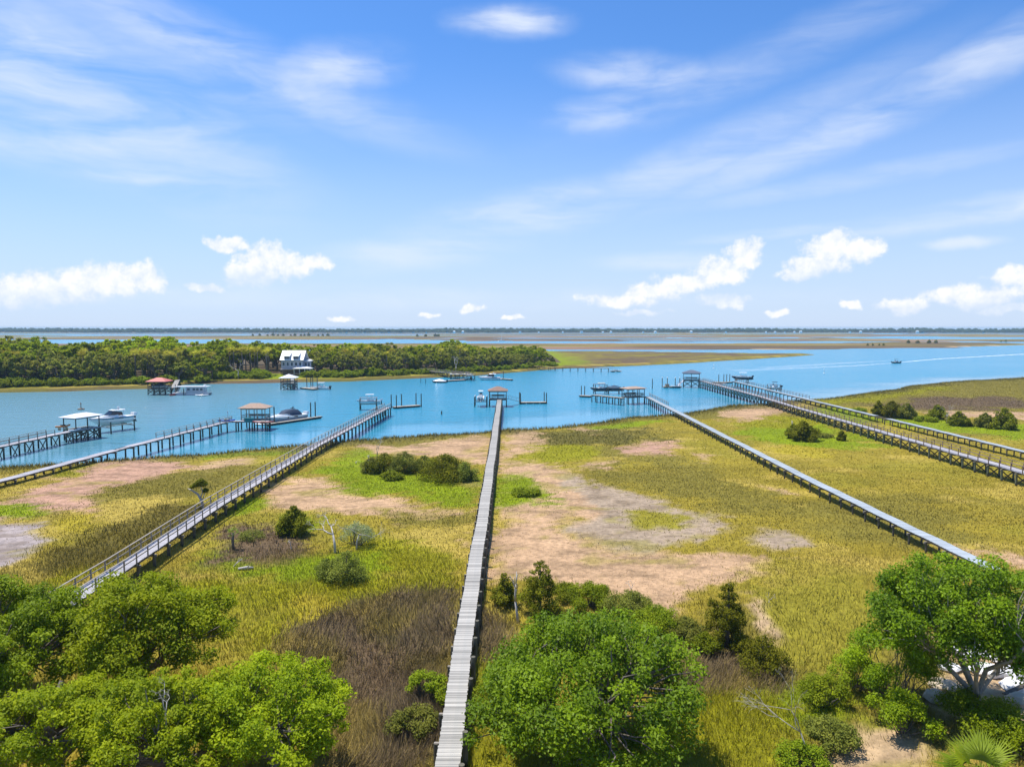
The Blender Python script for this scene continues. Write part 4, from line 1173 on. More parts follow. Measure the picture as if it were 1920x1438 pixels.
class Path:
    def __init__(s, pts):
        s.p = [Vector(p) for p in pts]; s.l = [0]
        for a, b in zip(s.p, s.p[1:]): s.l.append(s.l[-1] + (b - a).length)
        s.L = s.l[-1]

    def at(s, t):
        t = min(max(t, 0), s.L)
        for i in range(len(s.p) - 1):
            if t <= s.l[i + 1] or i == len(s.p) - 2:
                a, b = s.p[i], s.p[i + 1]; d = (b - a); k = (t - s.l[i]) / d.length; d.normalize()
                return a + (b - a) * k, d
    def seg(s, t0, t1):
        return [s.at(t0)[0]] + [s.p[i] for i in range(len(s.p)) if t0 < s.l[i] < t1] + [s.at(t1)[0]]


def offset(pts, off, dz=0.0):
    r = []
    for i, p in enumerate(pts):
        d = (pts[min(i + 1, len(pts) - 1)] - pts[max(i - 1, 0)]); d.z = 0; d.normalize()
        r.append(p + Vector((d.y, -d.x, 0)) * off + Vector((0, 0, dz)))
    return r


def dock(label, pts, width, deck, rail=None, sides=(), rail_from=0.0, rail_to=1.0, spacing=3.0, brace=False, pilemat='pile', single=0, tall_right=0.0, name='dock', cut=None, post_gap=2.4, thin=False, railh=1.0, group='docks over the marsh'):
    """boardwalk along pts: planks, stringers, piles in pairs, cap beams, optional X braces and railings; sides +1 is right of the direction of travel"""
    path = Path(pts); o = path.p[0]; root = empty(name, (o.x, o.y, 0), 0, label, 'dock', group)
    loc = lambda v: (v[0] - o.x, v[1] - o.y, v[2])
    pw, gap = .145, .012
    n = int(path.L / (pw + gap)); one = MB().box((0, 0, 0), (pw, width, .04)).mesh('plank', M[deck]); rest = MB()
    rr_ = random.Random(len(label))
    for i in range(n):
        t = (i + .5) * (pw + gap)
        if cut and any(a < t / path.L < b for a, b in cut): continue
        p, d = path.at(t); a = math.atan2(d.y, d.x); jit = rr_.uniform(-.025, .025) + .035 * math.sin(t * .31) + .03 * math.sin(t * .13 + 1); dz = rr_.uniform(-.008, .008) + .02 * math.sin(t * .9)
        c = p + Vector((d.y, -d.x, 0)) * jit
        if i < single: inst('plank', one, root, (c.x - o.x, c.y - o.y, c.z - .02 + dz), (0, 0, a + rr_.uniform(-.008, .008)))
        else: rest.box((c.x - o.x, c.y - o.y, c.z - .02 + dz), (pw, width + rr_.uniform(-.02, .02), .04), a)
    tag(rest.build('deck_planks', M[deck], root), kind='stuff')
    for s in (-1, 1):
        q = offset(path.p, s * (width / 2 - .12), -.14); mb = MB()
        for a, b in zip(q, q[1:]): mb.beam(loc(a), loc(b), .06, .2)
        mb.build('stringer', M['wood_dark'], root)
    nb = max(2, int(path.L / spacing)); pm = (PILE_THIN if thin else PILE)[pilemat]
    for i in range(nb + 1):
        t = path.L * i / nb
        p, d = path.at(min(max(t, .3), path.L - .3)); r = Vector((d.y, -d.x, 0)); a = math.atan2(d.y, d.x)
        feet = []
        for s in (-1, 1):
            q = p + r * s * (width / 2 + (.1 if tall_right else -.02)); g = hz(q.x, q.y); bot = min(g, 0) - .6 if g < .2 else g - .5
            top = p.z - .27
            if tall_right and s == 1: top = p.z + tall_right; q = p + r * (width / 2 + .17)
            inst('pile', pm, root, (q.x - o.x, q.y - o.y, bot), (0, 0, i), (1, 1, top - bot)); feet.append((q, max(bot + .5, g)))
        if i < 40 or not single:
            inst('cap_beam', CAPS.setdefault(round(width, 2), MB().box((0, 0, 0), (.14, width + .42, .2)).mesh('cap_beam', M['rail_grey'])), root, (p.x - o.x, p.y - o.y, p.z - .345), (0, 0, a))
        if brace:
            lo = max(feet[0][1], feet[1][1]) + .15; mb = MB()
            for k, (za, zb) in enumerate(((lo, p.z - .45), (p.z - .45, lo))):
                A = feet[0][0] + d * (.16 if k else -.16); B = feet[1][0] + d * (.16 if k else -.16)
                mb.beam(loc((A.x, A.y, za)), loc((B.x, B.y, zb)), .06, .17)
            mb.build('cross_brace', M['wood_dark'], root)
    for s in sides:
        t0, t1 = path.L * rail_from, path.L * rail_to; k = max(1, round((t1 - t0) / post_gap))
        for i in range(k + 1):
            p, d = path.at(t0 + (t1 - t0) * i / k); q = p + Vector((d.y, -d.x, 0)) * s * (width / 2 + .03)
            inst('rail_post', POSTM[rail], root, (q.x - o.x, q.y - o.y, p.z - .2), (0, 0, math.atan2(d.y, d.x)), (1, 1, railh + .2))
        base = path.seg(t0, t1)
        for nm, z, w, h in (('top_rail', railh, .15, .045), ('mid_rail', railh * .55, .045, .09)):
            mb = MB(); q = offset(base, s * (width / 2 + .03), z)
            for a, b in zip(q, q[1:]): mb.beam(loc(a), loc(b), w, h)
            mb.build(nm, M[rail], root)
    return root, path


CAPS = {}
DP = lambda *pp: [P(x, y, DECK_Z) for x, y in pp]


def hip_roof(mb, cx, cy, z, w, d, rise, ridge, th=.12):
    """hipped roof w x d; ridge = ridge length along x"""
    x, y = w / 2, d / 2
    lo = [(cx - x, cy - y), (cx + x, cy - y), (cx + x, cy + y), (cx - x, cy + y)]
    vs = [(a, b, z) for a, b in lo] + [(a, b, z + th) for a, b in lo] + [(cx - ridge / 2, cy, z + th + rise), (cx + ridge / 2, cy, z + th + rise)]
    mb.add(vs, [(3, 2, 1, 0), (0, 1, 5, 4), (1, 2, 6, 5), (2, 3, 7, 6), (3, 0, 4, 7), (4, 5, 9, 8), (5, 6, 9), (6, 7, 8, 9), (7, 4, 8)])


def pavilion(label, c, rz, w, d, roof, floor_z, eave=2.5, rise=1.1, ridge=1.0, rails=True, bench=True, nx=3, brace=False, over=.5, furn=True, post='wood_dark', open_side=None):
    """roofed pierhead: floor on piles, posts, rails, hipped roof; local x along w"""
    e = empty('dock_pavilion', (c.x, c.y, 0), rz, label, 'pavilion', 'roofed pierheads')
    fl = MB(); k = int(w / .15)
    for i in range(k): fl.box((-w / 2 + (i + .5) * w / k, 0, floor_z - .02), (w / k - .012, d, .04))
    tag(fl.build('floor_planks', M['float'], e), kind='stuff')
    mb = MB()
    for s in (-1, 1): mb.box((0, s * (d / 2 - .08), floor_z - .16), (w, .1, .24))
    for s in (-1, 1): mb.box((s * (w / 2 - .08), 0, floor_z - .17), (.1, d - .3, .24))
    mb.build('floor_frame', M['wood_dark'], e)
    for i in range(nx):
        for s in (-1, 1):
            x = -w / 2 + .12 + (w - .24) * i / (nx - 1); y = s * (d / 2 - .12)
            inst('pile', PILE['pile'], e, (x, y, -1.2), (0, 0, 0), (1, 1, floor_z - .05 + 1.2))
            MB().box((x, y, floor_z + eave / 2), (.15, .15, eave)).build('roof_post', M[post], e)
    mb = MB(); hip_roof(mb, 0, 0, floor_z + eave, w + 2 * over, d + 2 * over, rise, ridge); mb.build('roof', M[roof], e)
    mb = MB()
    for s in (-1, 1): mb.box((0, s * (d / 2 - .12), floor_z + eave - .14), (w, .12, .24)); mb.box((s * (w / 2 - .12), 0, floor_z + eave - .13), (.12, d - .4, .24))
    mb.build('roof_beams', M[post], e)
    if rails:
        for s in (-1, 1):
            if open_side == ('y', s): continue
            mb = MB()
            for z in (.35, .65, .95): mb.box((0, s * (d / 2 - .1), floor_z + z), (w, .06, .11))
            mb.build('railing', M['wood_dark'], e)
        for s in (-1, 1):
            if open_side == ('x', s): continue
            mb = MB()
            for z in (.35, .65, .95): mb.box((s * (w / 2 - .1), 0, floor_z + z), (.06, d - .3, .11))
            mb.build('railing', M['wood_dark'], e)
    if bench:
        mb = MB(); mb.box((0, d / 2 - .45, floor_z + .42), (w * .7, .45, .06)); mb.box((0, d / 2 - .24, floor_z + .75), (w * .7, .05, .4))
        for sx in (-1, 0, 1): mb.box((sx * w * .3, d / 2 - .45, floor_z + .2), (.08, .4, .4))
        mb.build('bench', M['rail_grey'], e)
    if brace:
        for i in range(nx):
            x = -w / 2 + .12 + (w - .24) * i / (nx - 1); mb = MB()
            mb.beam((x - .16, -d / 2, .3), (x - .16, d / 2, floor_z - .4), .06, .18); mb.beam((x + .16, d / 2, .3), (x + .16, -d / 2, floor_z - .4), .06, .18); mb.build('cross_brace', M['wood_dark'], e)
        for s in (-1, 1):
            mb = MB(); y = s * (d / 2 - .12) + s * .17
            for i in range(nx - 1):
                x0 = -w / 2 + .12 + (w - .24) * i / (nx - 1); x1 = -w / 2 + .12 + (w - .24) * (i + 1) / (nx - 1)
                mb.beam((x0, y, .3), (x1, y, floor_z - .4), .06, .16); mb.beam((x0, y + s * .08, floor_z - .4), (x1, y + s * .08, .3), .06, .16)
            mb.build('cross_brace', M['wood_dark'], e)
    return e


def float_dock(label, a, b, w, piles=(), pile_h=3.6, caps=False, mat='float', group='floating docks'):
    """floating dock from a to b (points on the water); piles: list of (t, side)"""
    d = b - a; L = d.length; c = (a + b) / 2; rz = math.atan2(d.y, d.x)
    e = empty('floating_dock', (c.x, c.y, 0), rz, label, 'dock', group)
    mb = MB(); k = max(6, int(L / .3))
    for i in range(k): mb.box((-L / 2 + (i + .5) * L / k, 0, .5), (L / k - .015, w, .05))
    tag(mb.build('deck_planks', M[mat], e), kind='stuff')
    mb = MB(); mb.box((0, -w / 2 + .05, .37), (L, .1, .2)); mb.box((0, w / 2 - .05, .37), (L, .1, .2)); mb.build('fender_board', M['wood_dark'], e)
    nf = max(2, int(L / 2.0))
    fm = FLO.setdefault(round(w, 2), MB().box((0, 0, 0), (1.5, w - .3, .44)).mesh('float_drum', M['float_black']))
    for i in range(nf): inst('float_drum', fm, e, (-L / 2 + (i + .5) * L / nf, 0, .08))
    for t, s in piles:
        x, y = -L / 2 + t * L, s * (w / 2 + .2)
        inst('mooring_pile', PILE['pile'], e, (x, y, -1.5), (0, 0, 0), (1, 1, pile_h + 1.5))
        if caps:
            mb = MB(); mb.tube([(x, y, pile_h), (x, y, pile_h + .35)], [.24, .02], 8); mb.build('pile_cap', M['white'], e)
    return e


FLO = {}


def gangway(label, a, b, w=1.1):
    e = empty('gangway', (a.x, a.y, 0), 0, label, 'gangway'); A, B = Vector((0, 0, a.z)), Vector((b.x - a.x, b.y - a.y, b.z))
    MB().beam(A, B, w, .12).build('walkway', M['alu'], e)
    d = (B - A).normalized(); r = Vector((d.y, -d.x, 0)).normalized()
    for s in (-1, 1):
        mb = MB(); k = 5
        mb.beam(A + r * s * w / 2 + Vector((0, 0, .95)), B + r * s * w / 2 + Vector((0, 0, .95)), .06, .06)
        for i in range(k + 1):
            p = A.lerp(B, i / k) + r * s * w / 2; mb.beam(p, p + Vector((0, 0, .95)), .05, .05, (1, 0, 0))
        mb.build('handrail', M['alu'], e)
    return e


def boat_lift(label, c, rz, L, w, z, top=3.6):
    """four piles with overhead-free cradle beams at height z; local x along the boat"""
    e = empty('boat_lift', (c.x, c.y, 0), rz, label, 'boat lift', 'boat lifts')
    for sx in (-1, 1):
        for sy in (-1, 1): inst('lift_pile', PILE['pile'], e, (sx * L * .32, sy * w / 2, -1.5), (0, 0, 0), (1, 1, top + 1.5))
        MB().box((sx * L * .32, 0, z), (.18, w - .3, .26)).build('cradle_beam', M['metal'], e)
    for sy in (-1, 1):
        MB().box((0, sy * w / 2, top + .1), (L * .72, .2, .2)).build('top_beam', M['alu'], e)
        MB().box((0, sy * w * .22, z + .22), (L * .7, .16, .16)).build('bunk', M['wood_tan'], e)
    return e


# ---------------------------------------------------------------- boats
def hull_parts(e, L, B, F, D, hull, deckmat, floor=None, stripe=None, flare=.85, n=14, sheer=.28):
    secs_h, secs_d = [], []
    st = []
    for i in range(n + 1):
        t = i / n; x = -L / 2 + L * t
        b = B / 2 * (1 - max(0, (t - .45) / .55) ** 2.4 * .985) * (.9 + .1 * min(1, t * 4))
        zs = F * (1 + sheer * t * t); zk = -D + max(0, (t - .6) / .4) ** 2 * (D + F * .55)
        xr = x + max(0, t - .75) * 0
        st.append((t, x, b, zs, zk))
    for t, x, b, zs, zk in st:
        rake = max(0, (t - .7) / .3) ** 2
        xk = x - rake * L * .05
        zc = zk + (zs - zk) * .42
        secs_h.append([(x, -b, zs), (x, -b * flare - 0, zc), (xk, 0, zk), (x, b * flare, zc), (x, b, zs)])
        if floor is None: secs_d.append([(x, -b, zs), (x, -b * .55, zs + .06 * B * .5), (x, 0, zs + .08 * B * .5), (x, b * .55, zs + .06 * B * .5), (x, b, zs)])
        else:
            zf = floor if t < .8 else floor + (zs - floor) * (t - .8) / .2 * .9
            g = min(.14, b * .5)
            secs_d.append([(x, -b, zs), (x, -b + g, zs + .01), (x, -b + g * 1.15, zf), (x, b - g * 1.15, zf), (x, b - g, zs + .01), (x, b, zs)])
    mb = MB(); mb.loft(secs_h, close=False, cap=False); k = len(secs_h[0]); mb.f.append(tuple(range(k)))
    ho = mb.build('hull', hull, e, True)
    mb = MB(); mb.loft(secs_d, close=False, cap=False); do = mb.build('deck', deckmat, e)
    if stripe:
        mb = MB(); q = []
        for s in (-1, 1):
            rows = []
            for (t, x, b, zs, zk) in st: rows.append([(x, s * (b + .015), zs - .02), (x, s * (b * (1 - .15 * .35) + .02), zs - (zs - zk) * .2)])
            mb.loft(rows, close=False, cap=False)
        mb.build('sheer_stripe', stripe, ho)
    return st


def outboard(e, x, y, z, mat, s=1.0):
    mb = MB(); mb.loft([[(x - .05 * s, y - .18 * s, z + .25 * s), (x - .05 * s, y + .18 * s, z + .25 * s), (x - .5 * s, y + .16 * s, z + .3 * s), (x - .5 * s, y - .16 * s, z + .3 * s)],
                        [(x, y - .22 * s, z + .5 * s), (x, y + .22 * s, z + .5 * s), (x - .68 * s, y + .2 * s, z + .6 * s), (x - .68 * s, y - .2 * s, z + .6 * s)],
                        [(x - .06 * s, y - .17 * s, z + .85 * s), (x - .06 * s, y + .17 * s, z + .85 * s), (x - .56 * s, y + .14 * s, z + .85 * s), (x - .56 * s, y - .14 * s, z + .85 * s)]])
    o = mb.build('outboard_motor', mat, e)
    mb = MB(); mb.box((x - .28 * s, y, z - .15 * s), (.26 * s, .14 * s, .9 * s)); mb.box((x - .32 * s, y, z - .62 * s), (.6 * s, .1 * s, .16 * s)); mb.build('lower_unit', M['black'], o)


def console_boat(label, c, rz, L=7.5, z=.0, hull='gel', top='gel', motor='gel', nm=2, stripe=None, name='motorboat', group='boats'):
    B = L * .33; F = L * .115
    e = empty(name, (c.x, c.y, z), rz, label, 'boat', group)
    hull_parts(e, L, B, F, L * .05, M[hull], M['gel'], floor=F * .45, stripe=M[stripe] if stripe else None)
    mb = MB(); mb.loft([[(-.1 * L, -.45, F * .45), (.08 * L, -.45, F * .45), (.08 * L, .45, F * .45), (-.1 * L, .45, F * .45)], [(-.09 * L, -.4, F * .45 + 1.05), (.04 * L, -.36, F * .45 + 1.05), (.04 * L, .36, F * .45 + 1.05), (-.09 * L, .4, F * .45 + 1.05)]]); mb.build('console', M['gel'], e)
    mb = MB(); mb.add([(.065 * L, -.42, F * .45 + 1.0), (.065 * L, .42, F * .45 + 1.0), (.02 * L, .36, F * .45 + 1.6), (.02 * L, -.36, F * .45 + 1.6)], [(0, 1, 2, 3)]); mb.build('windshield', M['glass'], e)
    mb = MB(); mb.box((-.19 * L, 0, F * .45 + .5), (.5, 1.1, .5)); mb.box((-.22 * L, 0, F * .45 + 1.0), (.12, 1.1, .6)); mb.build('seat', M['white'], e)
    zt = F * .45 + 2.15
    mb = MB(); mb.loft([[(-.24 * L, -B * .34, zt), (.1 * L, -B * .34, zt), (.13 * L, 0, zt), (.1 * L, B * .34, zt), (-.24 * L, B * .34, zt)], [(-.23 * L, -B * .31, zt + .1), (.09 * L, -B * .31, zt + .1), (.12 * L, 0, zt + .1), (.09 * L, B * .31, zt + .1), (-.23 * L, B * .31, zt + .1)]]); mb.build('hardtop', M[top], e)
    for sx, sy in ((-.12, -1), (-.12, 1), (.05, -1), (.05, 1)): 
        mb = MB(); mb.tube([(sx * L, sy * B * .24, F * .45), (sx * L * 1.15, sy * B * .27, zt)], .035, 6); mb.build('top_support', M['alu'], e)
    for i in range(nm): outboard(e, -L / 2, (i - (nm - 1) / 2) * .62, F * .55, M[motor], 1.05)
    return e


def cruiser(label, c, rz, L=12, z=0.0, hull='gel', stripe='gel_blue', canopy='hard', motor='gel', nm=2):
    B = L * .29; F = L * .115
    e = empty('cabin_cruiser', (c.x, c.y, z), rz, label, 'boat', 'boats')
    hull_parts(e, L, B, F, L * .055, M[hull], M['gel'], stripe=M[stripe] if stripe else None, sheer=.22)
    # raised foredeck trunk
    rows = []
    for t, wd, h in ((-.12, .42, .55), (.05, .40, .5), (.2, .32, .34), (.34, .18, .12)):
        x = t * L; zb = F * (1 + .22 * (t + .5) ** 2); rows.append([(x, -B * wd, zb), (x, -B * wd * .82, zb + h), (x, B * wd * .82, zb + h), (x, B * wd, zb)])
    mb = MB(); mb.loft(rows, close=False); mb.build('cabin_trunk', M['gel'], e)
    zb = F * 1.1 + .5
    if canopy == 'hard':
        rows = [[(x, -B * w, z1), (x, B * w, z1)] for x, w, z1 in ((.10 * L, .34, zb - .05), (-.03 * L, .3, zb + .85))]
        mb = MB(); mb.add([rows[0][0], rows[0][1], rows[1][1], rows[1][0]], [(0, 1, 2, 3)])
        for s in (-1, 1): mb.add([(.10 * L, s * B * .34, zb - .05), (-.03 * L, s * B * .3, zb + .85), (-.22 * L, s * B * .33, zb + .5), (-.24 * L, s * B * .36, zb - .3)], [(0, 1, 2, 3)])
        mb.build('windshield', M['glass'], e)
        mb = MB(); mb.loft([[(x, -B * w, z0), (x, -B * w * .8, z0 + .16), (x, B * w * .8, z0 + .16), (x, B * w, z0)] for x, w, z0 in ((.0 * L, .28, zb + .84), (-.1 * L, .36, zb + .92), (-.26 * L, .36, zb + .9), (-.31 * L, .32, zb + .85))]); mb.build('hardtop', M['gel'], e)
        MB().box((-.14 * L, 0, zb + 1.09), (.1 * L, B * .4, .03)).build('sunroof', M['glass'], e)
        for s in (-1, 1):
            mb = MB(); mb.tube([(-.22 * L, s * B * .38, F), (-.27 * L, s * B * .34, zb + .9)], .07, 6); mb.build('top_support', M['gel'], e)
        mb = MB(); mb.tube([(-.2 * L, 0, zb + 1.05), (-.2 * L, 0, zb + 1.4)], [.12, .1], 8); mb.tube([(-.2 * L, 0, zb + 1.4), (-.2 * L, 0, zb + 1.58)], [.32, .26], 10); mb.build('radar_dome', M['gel'], e)
    else:
        rows = []
        for x, w, h in ((.16, .30, .0), (.02, .36, 1.0), (-.12, .40, 1.2), (-.26, .41, 1.1), (-.36, .40, .2)):
            z0 = F * 1.05; rows.append([(x * L, -B * w - .08, z0), (x * L, -B * w * .8, z0 + .2 + h), (x * L, 0, z0 + .26 + h), (x * L, B * w * .8, z0 + .2 + h), (x * L, B * w + .08, z0)])
        mb = MB(); mb.loft(rows, close=False); mb.build('canvas_enclosure', M['canvas_navy'], e, True)
        mb = MB(); mb.box((-.2 * L, 0, F + 1.65), (.5, 1.2, .1)); mb.tube([(-.2 * L, 0, F + 1.7), (-.22 * L, 0, F + 2.1)], [.16, .1], 7); mb.build('radar_mast', M['black'], e)
    for s in (-1, 1):
        for x0, x1 in ((.02, .26), (-.22, -.1)):
            y0 = B * .5 * (1 - max(0, (x0 + .05) / .55) ** 2.4) ; y1 = B * .5 * (1 - max(0, (x1 + .05) / .55) ** 2.4)
            mb = MB(); z0 = F * .72
            mb.add([(x0 * L, s * (y0 * .965 + .03), z0), (x1 * L, s * (y1 * .955 + .03), z0 + .1), (x1 * L - .2, s * (y1 * .99 + .03), z0 + .32), (x0 * L + .1, s * (y0 * .985 + .03), z0 + .3)], [(0, 1, 2, 3)]); mb.build('hull_window', M['glass'], e)
    mb = MB(); mb.box((-.53 * L, 0, F * .35), (.07 * L, B * .8, .12)); mb.build('swim_platform', M['gel'], e)
    mb = MB(); pts = [(t * L, s_ * B * .5 * (1 - max(0, (t + .05) / .55) ** 2.4) * .92, F * (1 + .22 * (t + .5) ** 2) + .55) for s_, ts in ((-1, (0, .15, .3, .42, .48)), (1, (.48, .42, .3, .15, 0))) for t in ts]
    mb.tube(pts, .025, 5)
    for p in pts[1::2]: mb.tube([p, (p[0], p[1], p[2] - .5)], .02, 4)
    mb.build('bow_rail', M['alu'], e)
    if nm:
        for i in range(nm): outboard(e, -.54 * L, (i - (nm - 1) / 2) * .75, F * .5, M[motor], 1.35)
    return e


def covered_boat(label, c, rz, L, z, cover, hull='gel'):
    e = empty('covered_boat', (c.x, c.y, z), rz, label, 'boat', 'boats'); B, F = L * .32, L * .11
    hull_parts(e, L, B, F, L * .05, M[hull], M['gel'], floor=F * .5)
    rows = []
    for t, h in ((-.46, .25), (-.25, .75), (0, 1.0), (.2, .6), (.42, .2)):
        b = B * .5 * (1 - max(0, (t + .05) / .55) ** 2.4) + .06; zz = F * (1 + .28 * (t + .5) ** 2) - .05
        rows.append([(t * L, -b, zz), (t * L, -b * .5, zz + h * .7), (t * L, 0, zz + h), (t * L, b * .5, zz + h * .7), (t * L, b, zz)])
    mb = MB(); mb.loft(rows, close=False); mb.build('tarpaulin', M[cover], e, True)
    outboard(e, -L / 2, 0, F * .5, M['black'])
    return e


def kayak(label, c, rz, L, mat, name='kayak', w=.75):
    e = empty(name, (c.x, c.y, c.z), rz, label, name, 'kayaks and small craft'); rows, rim = [], []
    for i in range(11):
        t = -1 + .2 * i; b = w / 2 * max(.03, (1 - t * t)) ** .7; u = .16 * t * t
        rows.append([(t * L / 2, -b, .28 + u), (t * L / 2, -b * .7, .06 + u * .8), (t * L / 2, 0, u), (t * L / 2, b * .7, .06 + u * .8), (t * L / 2, b, .28 + u), (t * L / 2, 0, .36 + u)])
    mb = MB(); mb.loft(rows); mb.build('hull', M[mat], e, True)
    mb = MB(); mb.tube([(-.45, 0, .37), (.45, 0, .37)], [.22, .2], 8); mb.build('cockpit', M['black'], e)
    return e

# ---------------------------------------------------------------- the near docks and what stands at them
V3 = Vector
def W(px, py): return P(px, py, 0.0)
ang = lambda a, b: math.atan2(b.y - a.y, b.x - a.x)

# central dock: narrow, no rails, piles standing proud on the right
p = DP((825, 1520), (836, 1438), (877, 1150), (923, 850), (936.5, 749))
_, path4 = dock('long narrow weathered boardwalk running straight out from the bottom centre', p, 1.2, 'deck_grey', spacing=2.7, single=330, tall_right=.34, post_gap=2.7)
end = path4.p[-1]; d = path4.at(path4.L)[1]; rz = math.atan2(d.y, d.x) - math.pi / 2
c = end + V3((-.5, 2.6, 0))
pavilion('brown-roofed open pavilion at the end of the central boardwalk', c, rz, 5.2, 4.6, 'roof_brown', DECK_Z, 2.35, 1.15, .9, nx=3, over=.35, open_side=('y', -1))
c2 = V3((c.x - 5.0, c.y + .3, 0))
boat_lift('boat lift on four piles left of the central pavilion', c2, rz + math.pi / 2, 6.4, 3.5, 1.5, 2.9)
console_boat('white centre-console boat raised on the lift beside the central pavilion', c2, rz + math.pi / 2, 6.6, 2.0, nm=2, motor='gel')
a, b = W(974, 757), W(1025, 756.5)
float_dock('floating dock with four tall piles right of the central pavilion', a, b, 2.2, [(.02, 1), (.02, -1), (.93, 1), (.97, -1)], 3.4)
gangway('thin pale gangway from the central pavilion to its floating dock', V3((c.x + 2.7, c.y, DECK_Z)), V3((a.x + .3, a.y, .55)), .8)

# railed dock on the left
p = DP((20, 1192), (100, 1144), (222, 1068), (393, 955), (500, 890), (596, 833), (727, 763))
_, path3 = dock('long grey dock with railings on both sides left of the central boardwalk', p, 1.55, 'deck_lilac', 'rail_grey', (-1, 1), spacing=3.0, post_gap=2.1, single=0)
end, d = path3.p[-1], path3.at(path3.L)[1]; rz = math.atan2(d.y, d.x)
c = W(691, 768)
boat_lift('boat lift on slim piles at the head of the railed dock', c, .15, 7.0, 3.4, 1.35, 3.2)
console_boat('white boat with a canvas top on the lift at the head of the railed dock', c, .15 + math.pi, 6.6, 1.75, nm=1, motor='gel', stripe='gel_blue')
a, b = W(737, 766), W(787, 762.5)
float_dock('floating dock with two pairs of piles right of the railed dock head', a, b, 1.9, [(.0, 1), (.06, -1), (.38, 1), (.93, 1), (.99, -1)], 3.9)

# dock with the tan pavilion, low walkway over the marsh then railed over the water
p = [P(-220, 955, 1.7), P(0, 901, 1.7), P(218, 843, 1.9)] + DP((240, 837), (415, 792.5), (430, 789.5), (505, 789))
_, path2 = dock('low pale boardwalk crossing the pink wrack at the left, railed over the water', p, 1.6, 'deck_lilac', 'rail_grey', (-1, 1), rail_from=.605, rail_to=.90, spacing=3.4, pilemat='pile')
A, B = P(449, 787, DECK_Z), P(503, 787, DECK_Z); rz = ang(A, B)
pavilion('tan-roofed pavilion with knee-braced posts on the left dock', (A + B) / 2 + V3((0, 1.2, 0)), rz, 5.6, 3.4, 'roof_tan', DECK_Z, 2.6, .95, 2.2, rails=True, nx=4, post='wood_tan', open_side=('y', -1))
g = P(431, 790, DECK_Z); kayak('blue kayak hung on the rail of the left dock', V3((g.x - .3, g.y - 1.1, DECK_Z + .1)), .2, 3.6, 'kayak_blue')
g = P(493, 792, DECK_Z); kayak('dark red canoe lying along the edge of the tan-roofed pavilion', V3((g.x + .4, g.y - .9, DECK_Z - .05)), rz, 4.6, 'gel_red', 'canoe', .9)
g = P(491, 797, 0); kayak('white dinghy afloat under the tan-roofed pavilion', V3((g.x, g.y + .4, -.08)), rz + .1, 3.6, 'gel', 'dinghy', 1.5)
g = P(469, 791, DECK_Z)
e = empty('storage_locker', (g.x, g.y - .5, DECK_Z), rz, 'teal storage locker against the tan-roofed pavilion', 'locker'); MB().box((0, 0, .45), (2.0, .6, .9)).build('body', M['teal_board'], e); MB().box((0, 0, .93), (2.1, .7, .07)).build('lid', M['teal_board'], e)
e = empty('fish_cleaning_post', P(427, 787, DECK_Z), 0, 'white slender post standing on the bend of the left dock', 'post'); mb = MB(); mb.tube([(0, 0, 0), (0, 0, 2.0)], [.07, .05], 7); mb.build('post', M['white'], e); MB().box((0, 0, 1.7), (.25, .05, .5)).build('panel', M['white'], e)
a, b = W(500, 799), W(602, 784)
float_dock('slim floating dock under the white cruiser with the navy canopy', a, b, 1.1, [(.17, 1), (.84, 1), (.93, 1)], 4.2)
m = (W(500, 798) + W(590, 785)) / 2; dv = (b - a).normalized(); nrm = V3((-dv.y, dv.x, 0))
cruiser('silver cabin cruiser under a navy canvas canopy at the slim floating dock', m + nrm * 2.35 + dv * .2, ang(b, a), 11.6, 0, 'gel_lilac', 'gel', 'canvas', 'gel', 2)

# white-roofed dock at the far left
p = DP((-200, 873), (0, 836.5), (112, 812), (184, 800))
_, path1 = dock('cross-braced dock with railings at the far left, standing in the water', p, 1.7, 'deck_lilac', 'rail_brown', (-1, 1), rail_to=.72, spacing=3.3, brace=True)
A, B = P(119, 809, DECK_Z), P(180, 800, DECK_Z); rz = ang(A, B)
pavilion('white-roofed boat shelter on cross-braced piles at the far left', (A + B) / 2 + V3((-.6, 1.6, 0)), rz, 5.6, 3.6, 'roof_white', DECK_Z, 2.4, .65, 2.2, rails=False, nx=3, brace=True, over=.55, bench=False)
c = W(207, 812) + V3((.2, 2.2, 0))
rb = rz + math.pi - .12
boat_lift('large boat lift on heavy piles beside the white-roofed shelter', c, rb, 8.6, 4.2, 1.3, 2.6)
cruiser('white and teal express cruiser raised on the lift by the white-roofed shelter', c + V3((-1.6, .6, 0)), rb, 9.6, 2.0, 'gel', 'gel_blue', 'hard', 'gel', 2)
g = P(120, 806, DECK_Z); kayak('orange kayak on the walkway of the white-roofed shelter', V3((g.x, g.y - .3, DECK_Z + .55)), rz, 3.3, 'kayak_orange')
e = empty('kayak_rack', (g.x, g.y - .3, DECK_Z), rz, 'low timber rack under the orange kayak', 'rack'); mb = MB(); [mb.box((s, 0, .27), (.1, .7, .54)) for s in (-.8, .8)]; mb.box((0, 0, .3), (1.6, .08, .08)); mb.build('frame', M['wood_tan'], e)
g = P(144, 807, DECK_Z); kayak('white kayak lying on the floor of the white-roofed shelter', V3((g.x, g.y - .6, DECK_Z)), rz + .25, 3.6, 'gel')

